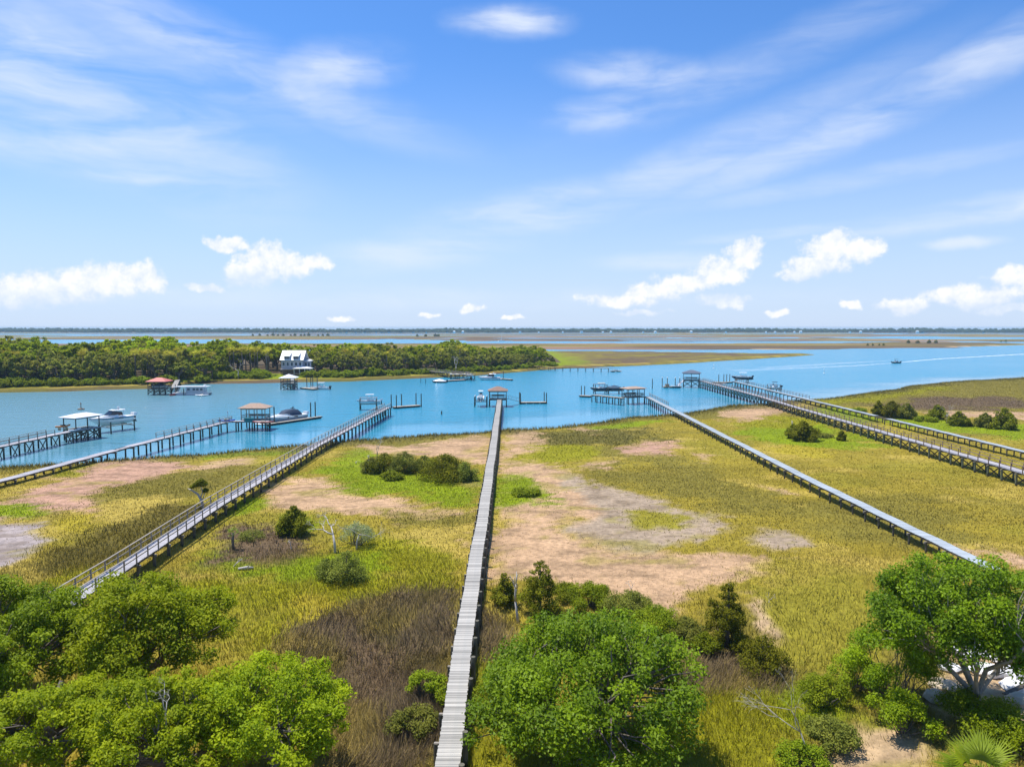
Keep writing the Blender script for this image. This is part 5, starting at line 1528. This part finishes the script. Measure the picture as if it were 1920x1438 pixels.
# bluish boardwalk on the right, platform with two covered boats
p = DP((1866, 1067), (1830, 1050), (1500, 889), (1262, 768), (1213, 743))
_, path5 = dock('low bluish boardwalk without rails slanting across the right marsh', p, 1.35, 'deck_blue', 'rail_brown', (1,), rail_from=.83, rail_to=1.0, spacing=2.9, thin=True)
A, B = P(1168, 745, DECK_Z), P(1209, 743, DECK_Z); rz = ang(A, B)
pv = (A + B) / 2 + V3((0, 1.5, 0))
pavilion('flat tan-roofed pavilion at the head of the bluish boardwalk', pv, rz, 5.9, 3.8, 'roof_tan', DECK_Z, 2.4, .5, 2.2, nx=4, over=.5)
p = [P(1168, 746, DECK_Z), P(1112, 740, DECK_Z)]
dock('short side pier leading left from the flat-roofed pavilion', [V3(q) for q in p], 1.6, 'float', None, (), spacing=2.2)
g = W(1129, 741) + V3((0, 5.5, 0)); console_boat('boat with a beige top berthed behind the short side pier', g, math.pi + .1, 7.0, 1.2, 'gel_dark', 'canvas_beige', 'black', 1)
boat_lift('boat lift holding the boat with the beige top', g, math.pi + .1, 6.4, 3.0, .75, 3.2)
g = W(1152, 741) + V3((.5, 5.2, 0)); covered_boat('boat under a dark tarpaulin behind the short side pier', g, math.pi - .1, 6.2, 1.3, 'canvas_navy', 'gel_dark')
boat_lift('boat lift holding the tarpaulin-covered boat', g, math.pi - .1, 5.6, 2.8, .8, 2.4)
a, b = W(1087, 744), W(1108, 745)
float_dock('small floating dock with two piles at the tip of the side pier', a, b, 2.0, [(.02, 1), (.32, 1)], 3.6)
o = inst('mooring_pile', PILE['pile'], None, W(1223, 729) - V3((0, 0, 1.5)), (0, 0, 0), (1, 1, 5.3)); tag(o, 'single tall pile in open water between two docks on the right', 'pile')

# braced and railed dock on the right
p = [P(x, y, 2.75) for x, y in ((2120, 944), (1920, 885), (1500, 765.5), (1425, 743), (1314, 713.5))]
_, path6 = dock('long brown-railed dock on cross-braced greenish piles at the right', p, 1.75, 'deck_lilac', 'rail_brown', (-1, 1), spacing=3.0, brace=True, pilemat='pile_green', post_gap=2.4)
end = path6.p[-1]; A, B = P(1284, 713, 2.75), P(1313, 713.5, 2.75); rz = ang(A, B)
c = (A + B) / 2 + V3((0, 1.6, 0))
pavilion('slate-blue-roofed pavilion at the head of the cross-braced dock', c, rz, 6.2, 4.6, 'roof_slate', 2.75, 2.7, 1.1, 1.2, nx=3, brace=True)
a, b = W(1243, 727), W(1277, 727)
float_dock('floating dock with four white-capped piles left of the slate-roofed pavilion', a, b, 2.4, [(.0, 1), (.28, 1), (.72, 1), (.97, 1)], 3.7, True)
gangway('sloping pale gangway below the slate-roofed pavilion', V3((c.x - 3.1, c.y - .6, 2.75)), V3((b.x - 1.5, b.y + .4, .55)), 1.0)
g = (a * .3 + b * .7) + V3((0, -2.2, 0)); kayak('white skiff tied to the dock with white-capped piles', V3((g.x, g.y + .9, .5)), .1, 4.2, 'gel', 'skiff', 1.4)
e = empty('gear_crate', (a.x + 1.6, a.y, .52), .2, 'brown gear crate on the dock with white-capped piles', 'crate'); MB().box((0, 0, .4), (1.4, .9, .8)).build('body', M['wood_tan'], e); MB().box((0, 0, .84), (1.5, 1.0, .08)).build('lid', M['wood_dark'], e)

# low boardwalk furthest right, railed where it reaches the water
p = DP((2080, 884), (1920, 846), (1631, 776.5), (1590, 766.5), (1483, 741), (1376, 714.5))
_, path7 = dock('low narrow boardwalk at the far right, partly overgrown, railed over the water', p, 1.3, 'deck_blue', 'rail_brown', (1,), rail_from=.60, rail_to=1.0, spacing=3.3, thin=True, cut=[(.345, .375)])
end = path7.p[-1]
g = W(1388, 719) + V3((1.5, 3.0, 0)); boat_lift('boat lift at the head of the far right boardwalk', g, -.15, 7.4, 3.4, 1.2, 2.4)
console_boat('dark-hulled boat with a white hardtop on the lift at the far right boardwalk', g, math.pi - .15, 8.2, 1.7, 'gel_dark', 'gel', 'black', 2)
a, b = W(1338, 719), W(1372, 718)
float_dock('floating dock with thin piles between the two right-hand docks', a, b, 2.2, [(.38, 1), (.66, 1), (.82, 1), (.99, 1)], 3.6)
g = W(1350, 721) + V3((0, .6, 0)); kayak('white runabout tied along the floating dock between the right-hand docks', V3((g.x, g.y, .0)), .0, 5.5, 'gel', 'skiff', 1.8)
g = W(1452, 737) + V3((1.0, 3.5, 0)); boat_lift('boat lift halfway along the far right boardwalk', g, .1, 5.4, 2.8, .9, 2.6)
console_boat('small boat with a black bimini on a lift behind the far right boardwalk', g, math.pi + .1, 5.2, 1.2, 'gel', 'black', 'black', 1)

# ---------------------------------------------------------------- across the creek
A = W(296, 741) + V3((0, 3, 0))
pavilion('red-roofed boathouse on piles at the island side of the creek', A + V3((-.8, 0, 0)), .02, 6.0, 4.8, 'roof_red', 2.1, 2.4, 1.2, 1.8, rails=True, nx=4, brace=True, over=.5)
covered_boat('boat under a tarpaulin stored inside the red-roofed boathouse', V3((A.x - .4, A.y - .2, 0)), 0.0, 5.2, 2.15 + .3, 'canvas_navy', 'gel')
dock('short pier from the red-roofed boathouse to the island shore', [V3((A.x + 3.2, A.y + 1.5, 2.1)), V3((P(333, 712, 2.1)))], 1.7, 'deck_grey', None, (), spacing=3.0, group='docks on the island side')
e = empty('houseboat', (W(356, 741).x, W(356, 741).y + 1.8, 0), 0.03, 'white flat-roofed houseboat moored right of the red-roofed boathouse', 'houseboat', 'boats')
for s in (-1, 1):
    mb = MB(); mb.tube([(-6.0, s * 1.3, .18), (5.2, s * 1.3, .18), (6.3, s * 1.3, .42)], [.42, .42, .08], 8); mb.build('pontoon', M['alu'], e)
MB().box((0, 0, .66), (12.2, 3.7, .18)).build('deck', M['gel'], e)
cab = MB().box((1.5, 0, 1.75), (6.0, 2.9, 2.0)).build('cabin', M['gel_lilac'], e)
for x in (-.6, 1.2, 2.4, 3.7): MB().box((x, -1.46, 1.95), (.85, .05, .75)).build('window', M['window'], cab)
MB().box((.2, 0, 2.88), (11.2, 3.9, .12)).build('roof', M['gel'], e)
for x in (-5.2, -3.2, 5.4):
    for s in (-1, 1): MB().box((x, s * 1.75, 1.78), (.07, .07, 2.1)).build('roof_post', M['alu'], e)
mb = MB(); [mb.box((0, s * 1.8, z), (11.8, .04, .05)) for s in (-1, 1) for z in (1.15, 1.6)]; mb.build('railing', M['alu'], e)
mb = MB(); mb.tube([(4.4, 0, 2.94), (4.4, 0, 3.5)], [.5, .32], 9); mb.build('roof_dome', M['gel'], e)
g = W(379, 742); kayak('white inflatable dinghy beside the houseboat', V3((g.x, g.y - .2, -.02)), .1, 4.4, 'gel', 'dinghy', 1.9)
g = W(324, 741.5); kayak('maroon skiff between the red-roofed boathouse and the houseboat', V3((g.x, g.y, -.02)), 1.4, 3.4, 'gel_red', 'skiff', 1.4)
for px, py0, h in ((331, 740, 3.6), (346, 741, 2.4)):
    o = inst('mooring_pile', PILE['pile'], None, W(px, py0) + V3((0, -.6, -1.4)), (0, 0, 0), (1, 1, h + 1.4)); tag(o, 'tall pile at the stern of the houseboat' if h > 3 else 'short pile in front of the houseboat', 'pile')
g = G(258, 718.5); kayak('long white skiff pulled up on the island mud left of the red-roofed boathouse', V3((g.x, g.y, g.z + .02)), .05, 7.0, 'gel', 'skiff', 1.9)

A = W(538, 731) + V3((0, 2.6, 0))
pavilion('white hip-roofed boathouse in the creek below the white-roofed house', A, .05, 5.2, 4.4, 'roof_white', 2.1, 2.2, 1.25, .2, rails=True, nx=3, brace=True, over=.5, bench=True)
dock('short pier joining the white hip-roofed boathouse to the island bank', [V3((A.x + .5, A.y + 2.3, 2.1)), P(548, 708, 2.1)], 1.5, 'deck_grey', None, (), spacing=3.0, group='docks on the island side')
a, b = W(567, 729), W(592, 731.5)
float_dock('floating dock with four thin tall piles right of the white boathouse', a, b, 2.4, [(.1, 1), (.4, 1), (.55, 1), (.88, 1)], 4.6)
console_boat('white sportfishing boat with black motors moored at the thin tall piles', W(597, 731) + V3((0, 2.2, 0)), math.pi - .15, 7.4, 0, 'gel', 'gel', 'black', 2)

# the house
e = empty('beach_house', (HOUSE.x, HOUSE.y, hz(HOUSE.x, HOUSE.y)), .0, 'pale raised house with a steep white metal roof and two dormers on the island', 'house')
Wd, Dp = 9.8, 8.2
wl = MB().box((0, 0, 4.4), (Wd, Dp, 4.2)).build('wall', M['wall_grey'], e)
MB().box((-.6, 0, 1.1), (Wd - 1.6, Dp - 1.0, 2.4)).build('ground_storey', M['brick'], e)
for sx in (-1, -.33, .33, 1):
    MB().box((sx * (Wd / 2 - .2), -Dp / 2 - .9, 1.1), (.3, .3, 2.4)).build('stilt', M['wood_dark'], e)
rf = MB(); x = Wd / 2 + .5; y0 = Dp / 2 + .6; z0, z1 = 6.4, 10.6
rf.add([(-x, -y0, z0), (x, -y0, z0), (x, 0, z1), (-x, 0, z1), (x, y0, z0), (-x, y0, z0), (-x, -y0, z0 + .18), (x, -y0, z0 + .18), (x, 0, z1 + .18), (-x, 0, z1 + .18), (x, y0, z0 + .18), (-x, y0, z0 + .18)],
       [(6, 7, 8, 9), (9, 8, 10, 11), (1, 0, 3, 2), (2, 3, 5, 4), (0, 1, 7, 6), (4, 5, 11, 10), (1, 2, 8, 7), (2, 4, 10, 8), (0, 6, 9, 3), (3, 9, 11, 5)])
roof = rf.build('roof', M['roof_white'], e)
MB().add([(-Wd / 2, -Dp / 2, 6.5), (-Wd / 2, Dp / 2, 6.5), (-Wd / 2, 0, 10.2)], [(0, 1, 2)]).add([(Wd / 2, -Dp / 2, 6.5), (Wd / 2, 0, 10.2), (Wd / 2, Dp / 2, 6.5)], [(0, 1, 2)]).build('gable', M['wall_grey'], e)
for sx in (-2.2, 1.9):
    dm = MB().box((sx, -3.0, 7.5), (2.5, 2.6, 1.35)).build('dormer', M['wall_grey'], e)
    MB().add([(sx - 1.5, -4.7, 8.2), (sx + 1.5, -4.7, 8.2), (sx + 1.5, -1.2, 9.75), (sx - 1.5, -1.2, 9.75), (sx - 1.5, -4.7, 8.32), (sx + 1.5, -4.7, 8.32), (sx + 1.5, -1.2, 9.87), (sx - 1.5, -1.2, 9.87)], [(4, 5, 6, 7), (3, 2, 1, 0), (0, 1, 5, 4), (1, 2, 6, 5), (0, 4, 7, 3)]).build('dormer_roof', M['roof_white'], dm)
    for k in (-.55, .55): MB().box((sx + k, -4.33, 7.6), (.9, .06, 1.0)).build('window', M['window'], dm)
for sx in (-3.8, -1.9, 0, 1.9, 3.8):
    w_ = MB().box((sx, -Dp / 2 - .03, 4.7), (1.0, .06, 1.6)).build('window', M['window'], wl)
    mb = MB(); mb.box((sx, -Dp / 2 - .07, 5.56), (1.25, .06, .12)); mb.box((sx, -Dp / 2 - .07, 3.84), (1.25, .06, .12)); [mb.box((sx + k * .56, -Dp / 2 - .07, 4.7), (.12, .06, 1.6)) for k in (-1, 1)]; mb.build('frame', M['white'], w_)
MB().box((0, -Dp / 2 - 1.1, 2.35), (Wd, 2.2, .16)).build('porch_floor', M['deck_lilac'], e)
MB().box((0, -Dp / 2 - 2.15, 3.3), (Wd, .06, .08)).build('porch_rail', M['white'], e)
wing = MB().box((Wd / 2 + 1.6, .6, 3.0), (3.2, 5.5, 6.0)).build('side_wing', M['wall_grey'], e)
mb = MB(); hip_roof(mb, Wd / 2 + 1.6, .6, 6.0, 3.9, 6.2, .7, .1); mb.build('wing_roof', M['roof_white'], wing)
for sx in (.9, 2.3): MB().box((Wd / 2 + sx, -2.18, 4.4), (.8, .06, 1.5)).build('window', M['window'], wing)
mb = MB(); mb.box((Wd / 2 + .6, -3.2, 1.2), (1.6, 1.2, .2)); [mb.box((Wd / 2 + .6, -3.0 - k * .3, 1.2 - k * .19), (1.6, .34, .12)) for k in range(6)]; mb.build('stairs', M['deck_grey'], wing)
# garden pavilion in front of the house
A = G(569, 702)
e = empty('garden_pavilion', (A.x, A.y, A.z), 0, 'white-roofed open garden pavilion in front of the raised house', 'pavilion')
mb = MB(); hip_roof(mb, 0, 0, 2.7, 8.4, 5.2, .9, 2.0); mb.build('roof', M['roof_white'], e)
for sx in (-1, -.33, .33, 1):
    for sy in (-1, 1): MB().box((sx * 3.6, sy * 2.1, 1.35), (.2, .2, 2.7)).build('post', M['white'], e)
MB().box((0, 0, .06), (8.6, 5.6, .12)).build('floor', M['deck_grey'], e)
for sx in (-2.2, 2.2): MB().box((sx, 1.2, .9), (1.5, .5, 1.6)).build('screen', M['teal_board'], e)
A, B = G(549, 704), G(598, 703)
e = empty('bulkhead', ((A + B) / 2), ang(A, B), 'low timber bulkhead along the bank below the garden pavilion', 'bulkhead'); L_ = (B - A).length
MB().box((0, 0, .15), (L_, .25, .9)).build('wall_planks', M['wood_dark'], e); MB().box((0, 0, .65), (L_, .5, .1)).build('cap_rail', M['rail_grey'], e)
# sheds among the trees
def shed(px, py, w, d, h, label, roofm='roof_white', z_up=0.0):
    g = G(px, py); e = empty('shed', (g.x, g.y, g.z), .1, label, 'shed')
    MB().box((0, 0, h / 2), (w, d, h)).build('wall', M['brick'], e)
    MB().add([(-w / 2 - .4, -d / 2 - .5, h - .1), (w / 2 + .4, -d / 2 - .5, h - .1), (w / 2 + .4, d / 2 + .5, h + 1.3), (-w / 2 - .4, d / 2 + .5, h + 1.3), (-w / 2 - .4, -d / 2 - .5, h + .05), (w / 2 + .4, -d / 2 - .5, h + .05), (w / 2 + .4, d / 2 + .5, h + 1.45), (-w / 2 - .4, d / 2 + .5, h + 1.45)],
             [(4, 5, 6, 7), (3, 2, 1, 0), (0, 1, 5, 4), (1, 2, 6, 5), (2, 3, 7, 6), (3, 0, 4, 7)]).build('roof', M[roofm], e)
    MB().box((0, -d / 2 - .03, h * .42), (1.0, .06, h * .8)).build('door', M['wood_dark'], e)
shed(706, 694, 5.0, 4.5, 2.6, 'small shed with a sagging white roof at the wood edge right of the house')
g = W(877, 640); e = empty('hidden_house', (P(877, 668, 2).x, P(877, 668, 2).y - 60, 1.5), 0, 'house roof just showing above the trees near the right tip of the island', 'house')
MB().box((0, 0, 4), (11, 7, 8)).build('wall', M['wall_grey'], e); mb = MB(); hip_roof(mb, 0, 0, 8, 12.5, 8.5, 1.8, 6); mb.build('roof', M['roof_white'], e)
for sx in (-3, 0, 3): MB().box((sx, -3.53, 5.2), (1.1, .06, 1.6)).build('window', M['window'], e)

# long pier with a pierhead further right
p = [P(763, 692, 2.3), P(838, 698.5, 2.3), P(888, 703.5, 2.3)]
dock('long railed pier slanting out from the island with a crowded pierhead', p, 1.7, 'deck_grey', 'rail_grey', (-1, 1), spacing=3.4, brace=True, group='docks on the island side')
A = P(863, 701.5, 2.3); e = empty('pierhead_deck', (A.x, A.y + 1.5, 0), .05, 'pierhead platform with benches on the long slanting pier', 'platform')
MB().box((0, 0, 2.22), (9.5, 4.5, .16)).build('floor', M['deck_grey'], e)
for x in (-4.4, -1.5, 1.5, 4.4):
    for y in (-2, 2): inst('pile', PILE['pile'], e, (x, y, -1.2), (0, 0, 0), (1, 1, 3.35))
for x in (-3, 0, 3): mb = MB(); mb.box((x, .6, 2.7), (1.8, .6, .1)); mb.box((x, .9, 3.0), (1.8, .08, .6)); mb.box((x, .6, 2.5), (1.6, .5, .4)); mb.build('bench', M['wood_tan'], e)
a, b = W(832, 716), W(873, 713.5)
float_dock('pale floating dock below the long slanting pier', a, b, 2.4, [], 3.4, mat='deck_grey')
gangway('white gangway from the long pier down to its floating dock', P(886, 704.5, 2.3), V3((b.x - .5, b.y, .55)), 1.0)
covered_boat('small covered motorboat at the tip of the pale floating dock', W(823, 718) + V3((0, 1, 0)), math.pi + .05, 6.0, 0, 'gel', 'gel_dark')
for px, py0 in ((789, 718), (798, 719.5)):
    o = inst('mooring_pile', PILE_THIN['pile'], None, W(px, py0) - V3((0, 0, 1.5)), (0, 0, 0), (1, 1, 3.6)); tag(o, 'thin pile in the water left of the long slanting pier, ' + ('farther of two' if px < 795 else 'nearer of two'), 'pile')
cruiser('white cabin boat moored in mid creek behind the central pavilion', W(917, 713) + V3((0, 2, 0)), math.pi + .03, 9.6, 0, 'gel', 'boot', 'hard', 'gel', 0)
a, b = W(933, 711), W(960, 713.5); float_dock('narrow dark floating dock astern of the white cabin boat', a, b, 1.6, [(.28, 1)], 3.8)

# long low yellowish pier near the right tip of the island
p = [P(952, 683.5, 2.0), P(1040, 688.5, 2.0), P(1142, 690.5, 2.0)]
M['yellow_wood'] = principled('yellowed_timber', (.50, .33, .10), .85, var=.15, vscale=.4)
dock('long yellowish footbridge crossing the mud near the right tip of the island', p, 1.5, 'yellow_wood', None, (), spacing=4.0, thin=True, group='docks on the island side')
a, b = W(1144, 697), W(1165, 697); float_dock('small white-edged float at the end of the yellowish footbridge', a, b, 2.6, [], 3.0, mat='deck_grey')
gangway('short gangway at the end of the yellowish footbridge', P(1143, 690.5, 2.0), V3((a.x + 4, a.y + .8, .55)), 1.1)

# ---------------------------------------------------------------- buoys, birds' perches, moving boat and far marks
def buoy(px, py, label, h=1.6, mat='white', r=.45):
    w = W(px, py); e = empty('buoy', (w.x, w.y, 0), 0, label, 'buoy', 'buoys')
    mb = MB(); mb.tube([(0, 0, -.3), (0, 0, .25), (0, 0, .4)], [r, r, r * .4], 10); mb.build('float_base', M[mat], e)
    mb = MB(); mb.tube([(0, 0, .35), (0, 0, h)], [.12, .08], 6); mb.build('staff', M[mat], e)
    mb = MB(); mb.tube([(0, 0, h - .4), (0, 0, h)], [.28, .05], 7); mb.build('topmark', M[mat], e)
buoy(152, 768, 'rusty brown buoy in the creek beyond the white-roofed shelter', 2.0, 'rail_brown', .9)
buoy(1338, 691.5, 'white buoy in the channel beyond the slate-roofed pavilion', 2.6, 'white', .5)
buoy(1545, 700.5, 'white buoy in the wide water left of the motorboat', 2.6, 'white', .5)
o = inst('mooring_pile', PILE_THIN['pile'], None, W(828, 777) - V3((0, 0, 1)), (0, 0, 0), (1.6, 1.6, 1.9)); tag(o, 'short stub of a pile in open water left of the central pavilion', 'pile')
w = W(1679, 681)
console_boat('small motorboat with a dark top running up the wide channel', w, math.radians(187), 6.8, .05, 'gel_dark', 'black', 'black', 1)


def foam_mat():
    m = bpy.data.materials.new('foam'); m.use_nodes = True; nt = m.node_tree; N, L = nt.nodes, nt.links; b = N['Principled BSDF']
    b.inputs['Base Color'].default_value = (.75, .8, .85, 1); b.inputs['Roughness'].default_value = .9
    at = N.new('ShaderNodeAttribute'); at.attribute_name = 'thin'
    tc = N.new('ShaderNodeTexCoord'); nz = N.new('ShaderNodeTexNoise'); nz.inputs['Scale'].default_value = .35; nz.inputs['Detail'].default_value = 6; L.new(tc.outputs['Object'], nz.inputs['Vector'])
    mr = N.new('ShaderNodeMapRange'); mr.inputs[1].default_value = .35; mr.inputs[2].default_value = .65; L.new(nz.outputs['Fac'], mr.inputs[0])
    mu = N.new('ShaderNodeMath'); mu.operation = 'MULTIPLY'; L.new(at.outputs['Fac'], mu.inputs[0]); L.new(mr.outputs[0], mu.inputs[1]); L.new(mu.outputs[0], b.inputs['Alpha'])
    return m


def wake(pts, w0, w1, a0, a1, label):
    n = 40; pts = [W(*p) for p in pts]; pa = Path(pts); V, F, A = [], [], []
    for i in range(n + 1):
        t = i / n; p, d = pa.at(t * pa.L); r = V3((d.y, -d.x, 0)); w = w0 + (w1 - w0) * t; al = a0 + (a1 - a0) * t
        for k, f in ((-1, 0), (-.4, 1), (.4, 1), (1, 0)): q = p + r * k * w; V.append((q.x, q.y, .012)); A.append(f * al)
    for i in range(n):
        for k in range(3): a = i * 4 + k; F.append((a, a + 1, a + 5, a + 4))
    me = np_mesh('wake', np.array(V), np.array(F), M['foam'], {'thin': ('FLOAT', np.array(A))}); tag(link(bpy.data.objects.new('wake', me)), label, None, None, 'stuff')


M['foam'] = foam_mat()
wake([(1680, 680), (1760, 673), (1920, 664), (2050, 658)], 1.8, 7, 1.0, .75, 'white wake trailing right from the motorboat')
wake([(1672, 681), (1600, 686), (1500, 690), (1380, 695)], 1.6, 9, .6, .25, 'fading pale wash spreading left, nearer line')
wake([(1670, 676), (1560, 682), (1430, 690)], 1.5, 9, .55, .2, 'fading pale wash spreading left, farther line')

# sailing boat and houses on the far shore
w = P(940, 640, 0)
e = empty('sailboat', (w.x, w.y, 0), .4, 'sailing boat with a bare mast in the far channel behind the island', 'boat'); hull_parts(e, 11, 3.3, 1.1, .5, M['gel'], M['gel'])
mb = MB(); mb.tube([(.6, 0, 1.2), (.6, 0, 15)], [.16, .1], 6); mb.build('mast', M['white'], e); mb = MB(); mb.tube([(.6, 0, 2.4), (-4.4, 0, 2.3)], .12, 5); mb.build('boom', M['white'], e)
mb = MB(); mb.loft([[(-2.4, -.8, 1.1), (-2.4, .8, 1.1), (2.2, .6, 1.2), (2.2, -.6, 1.2)], [(-2.2, -.6, 1.7), (-2.2, .6, 1.7), (1.6, .4, 1.6), (1.6, -.4, 1.6)]]); mb.build('cabin', M['gel'], e)
rr = random.Random(5)
FAR = [650, 668, 684, 706, 716, 730, 752, 775, 800, 838, 852, 868, 975, 1010, 1055, 1090, 1130, 1145, 1205, 1228, 1295, 1360, 1435, 1452, 1470, 1488, 1500, 1592, 1612, 1718, 1728, 1842]
for i, px in enumerate(FAR):
    w = P(px, 623.6, .8); y = 2885.0; x = (px - 960) / FPX * y
    s = rr.uniform(.5, .85); e = empty('far_house', (x, y, .8), rr.uniform(-.3, .3), 'tiny pale house, foot of the wooded far shore', 'house', 'houses on the far shore'); e.scale = (s, s, s)
    MB().box((0, 0, 4), (13, 9, 8)).build('wall', M['white'], e); mb = MB(); hip_roof(mb, 0, 0, 8, 14, 10, 3, 6); mb.build('roof', M['roof_white' if i % 3 else 'roof_slate'], e)

number_labels([o for o in col.objects if o.name.startswith('far_house') and o.parent is None])

# ---------------------------------------------------------------- haze over the whole place
mb = MB(); mb.box((0, 3150, 11.9), (13400, 7050, 26.6))
hm = bpy.data.materials.new('haze'); hm.use_nodes = True; nt = hm.node_tree; nt.nodes.clear()
pv_ = nt.nodes.new('ShaderNodeVolumePrincipled'); pv_.inputs['Color'].default_value = (.50, .78, 1.0, 1); pv_.inputs['Density'].default_value = .00011; pv_.inputs['Anisotropy'].default_value = .0
ou = nt.nodes.new('ShaderNodeOutputMaterial'); nt.links.new(pv_.outputs[0], ou.inputs['Volume'])
tag(mb.build('haze', hm), 'thin bluish haze over the marsh', None, None, 'stuff')
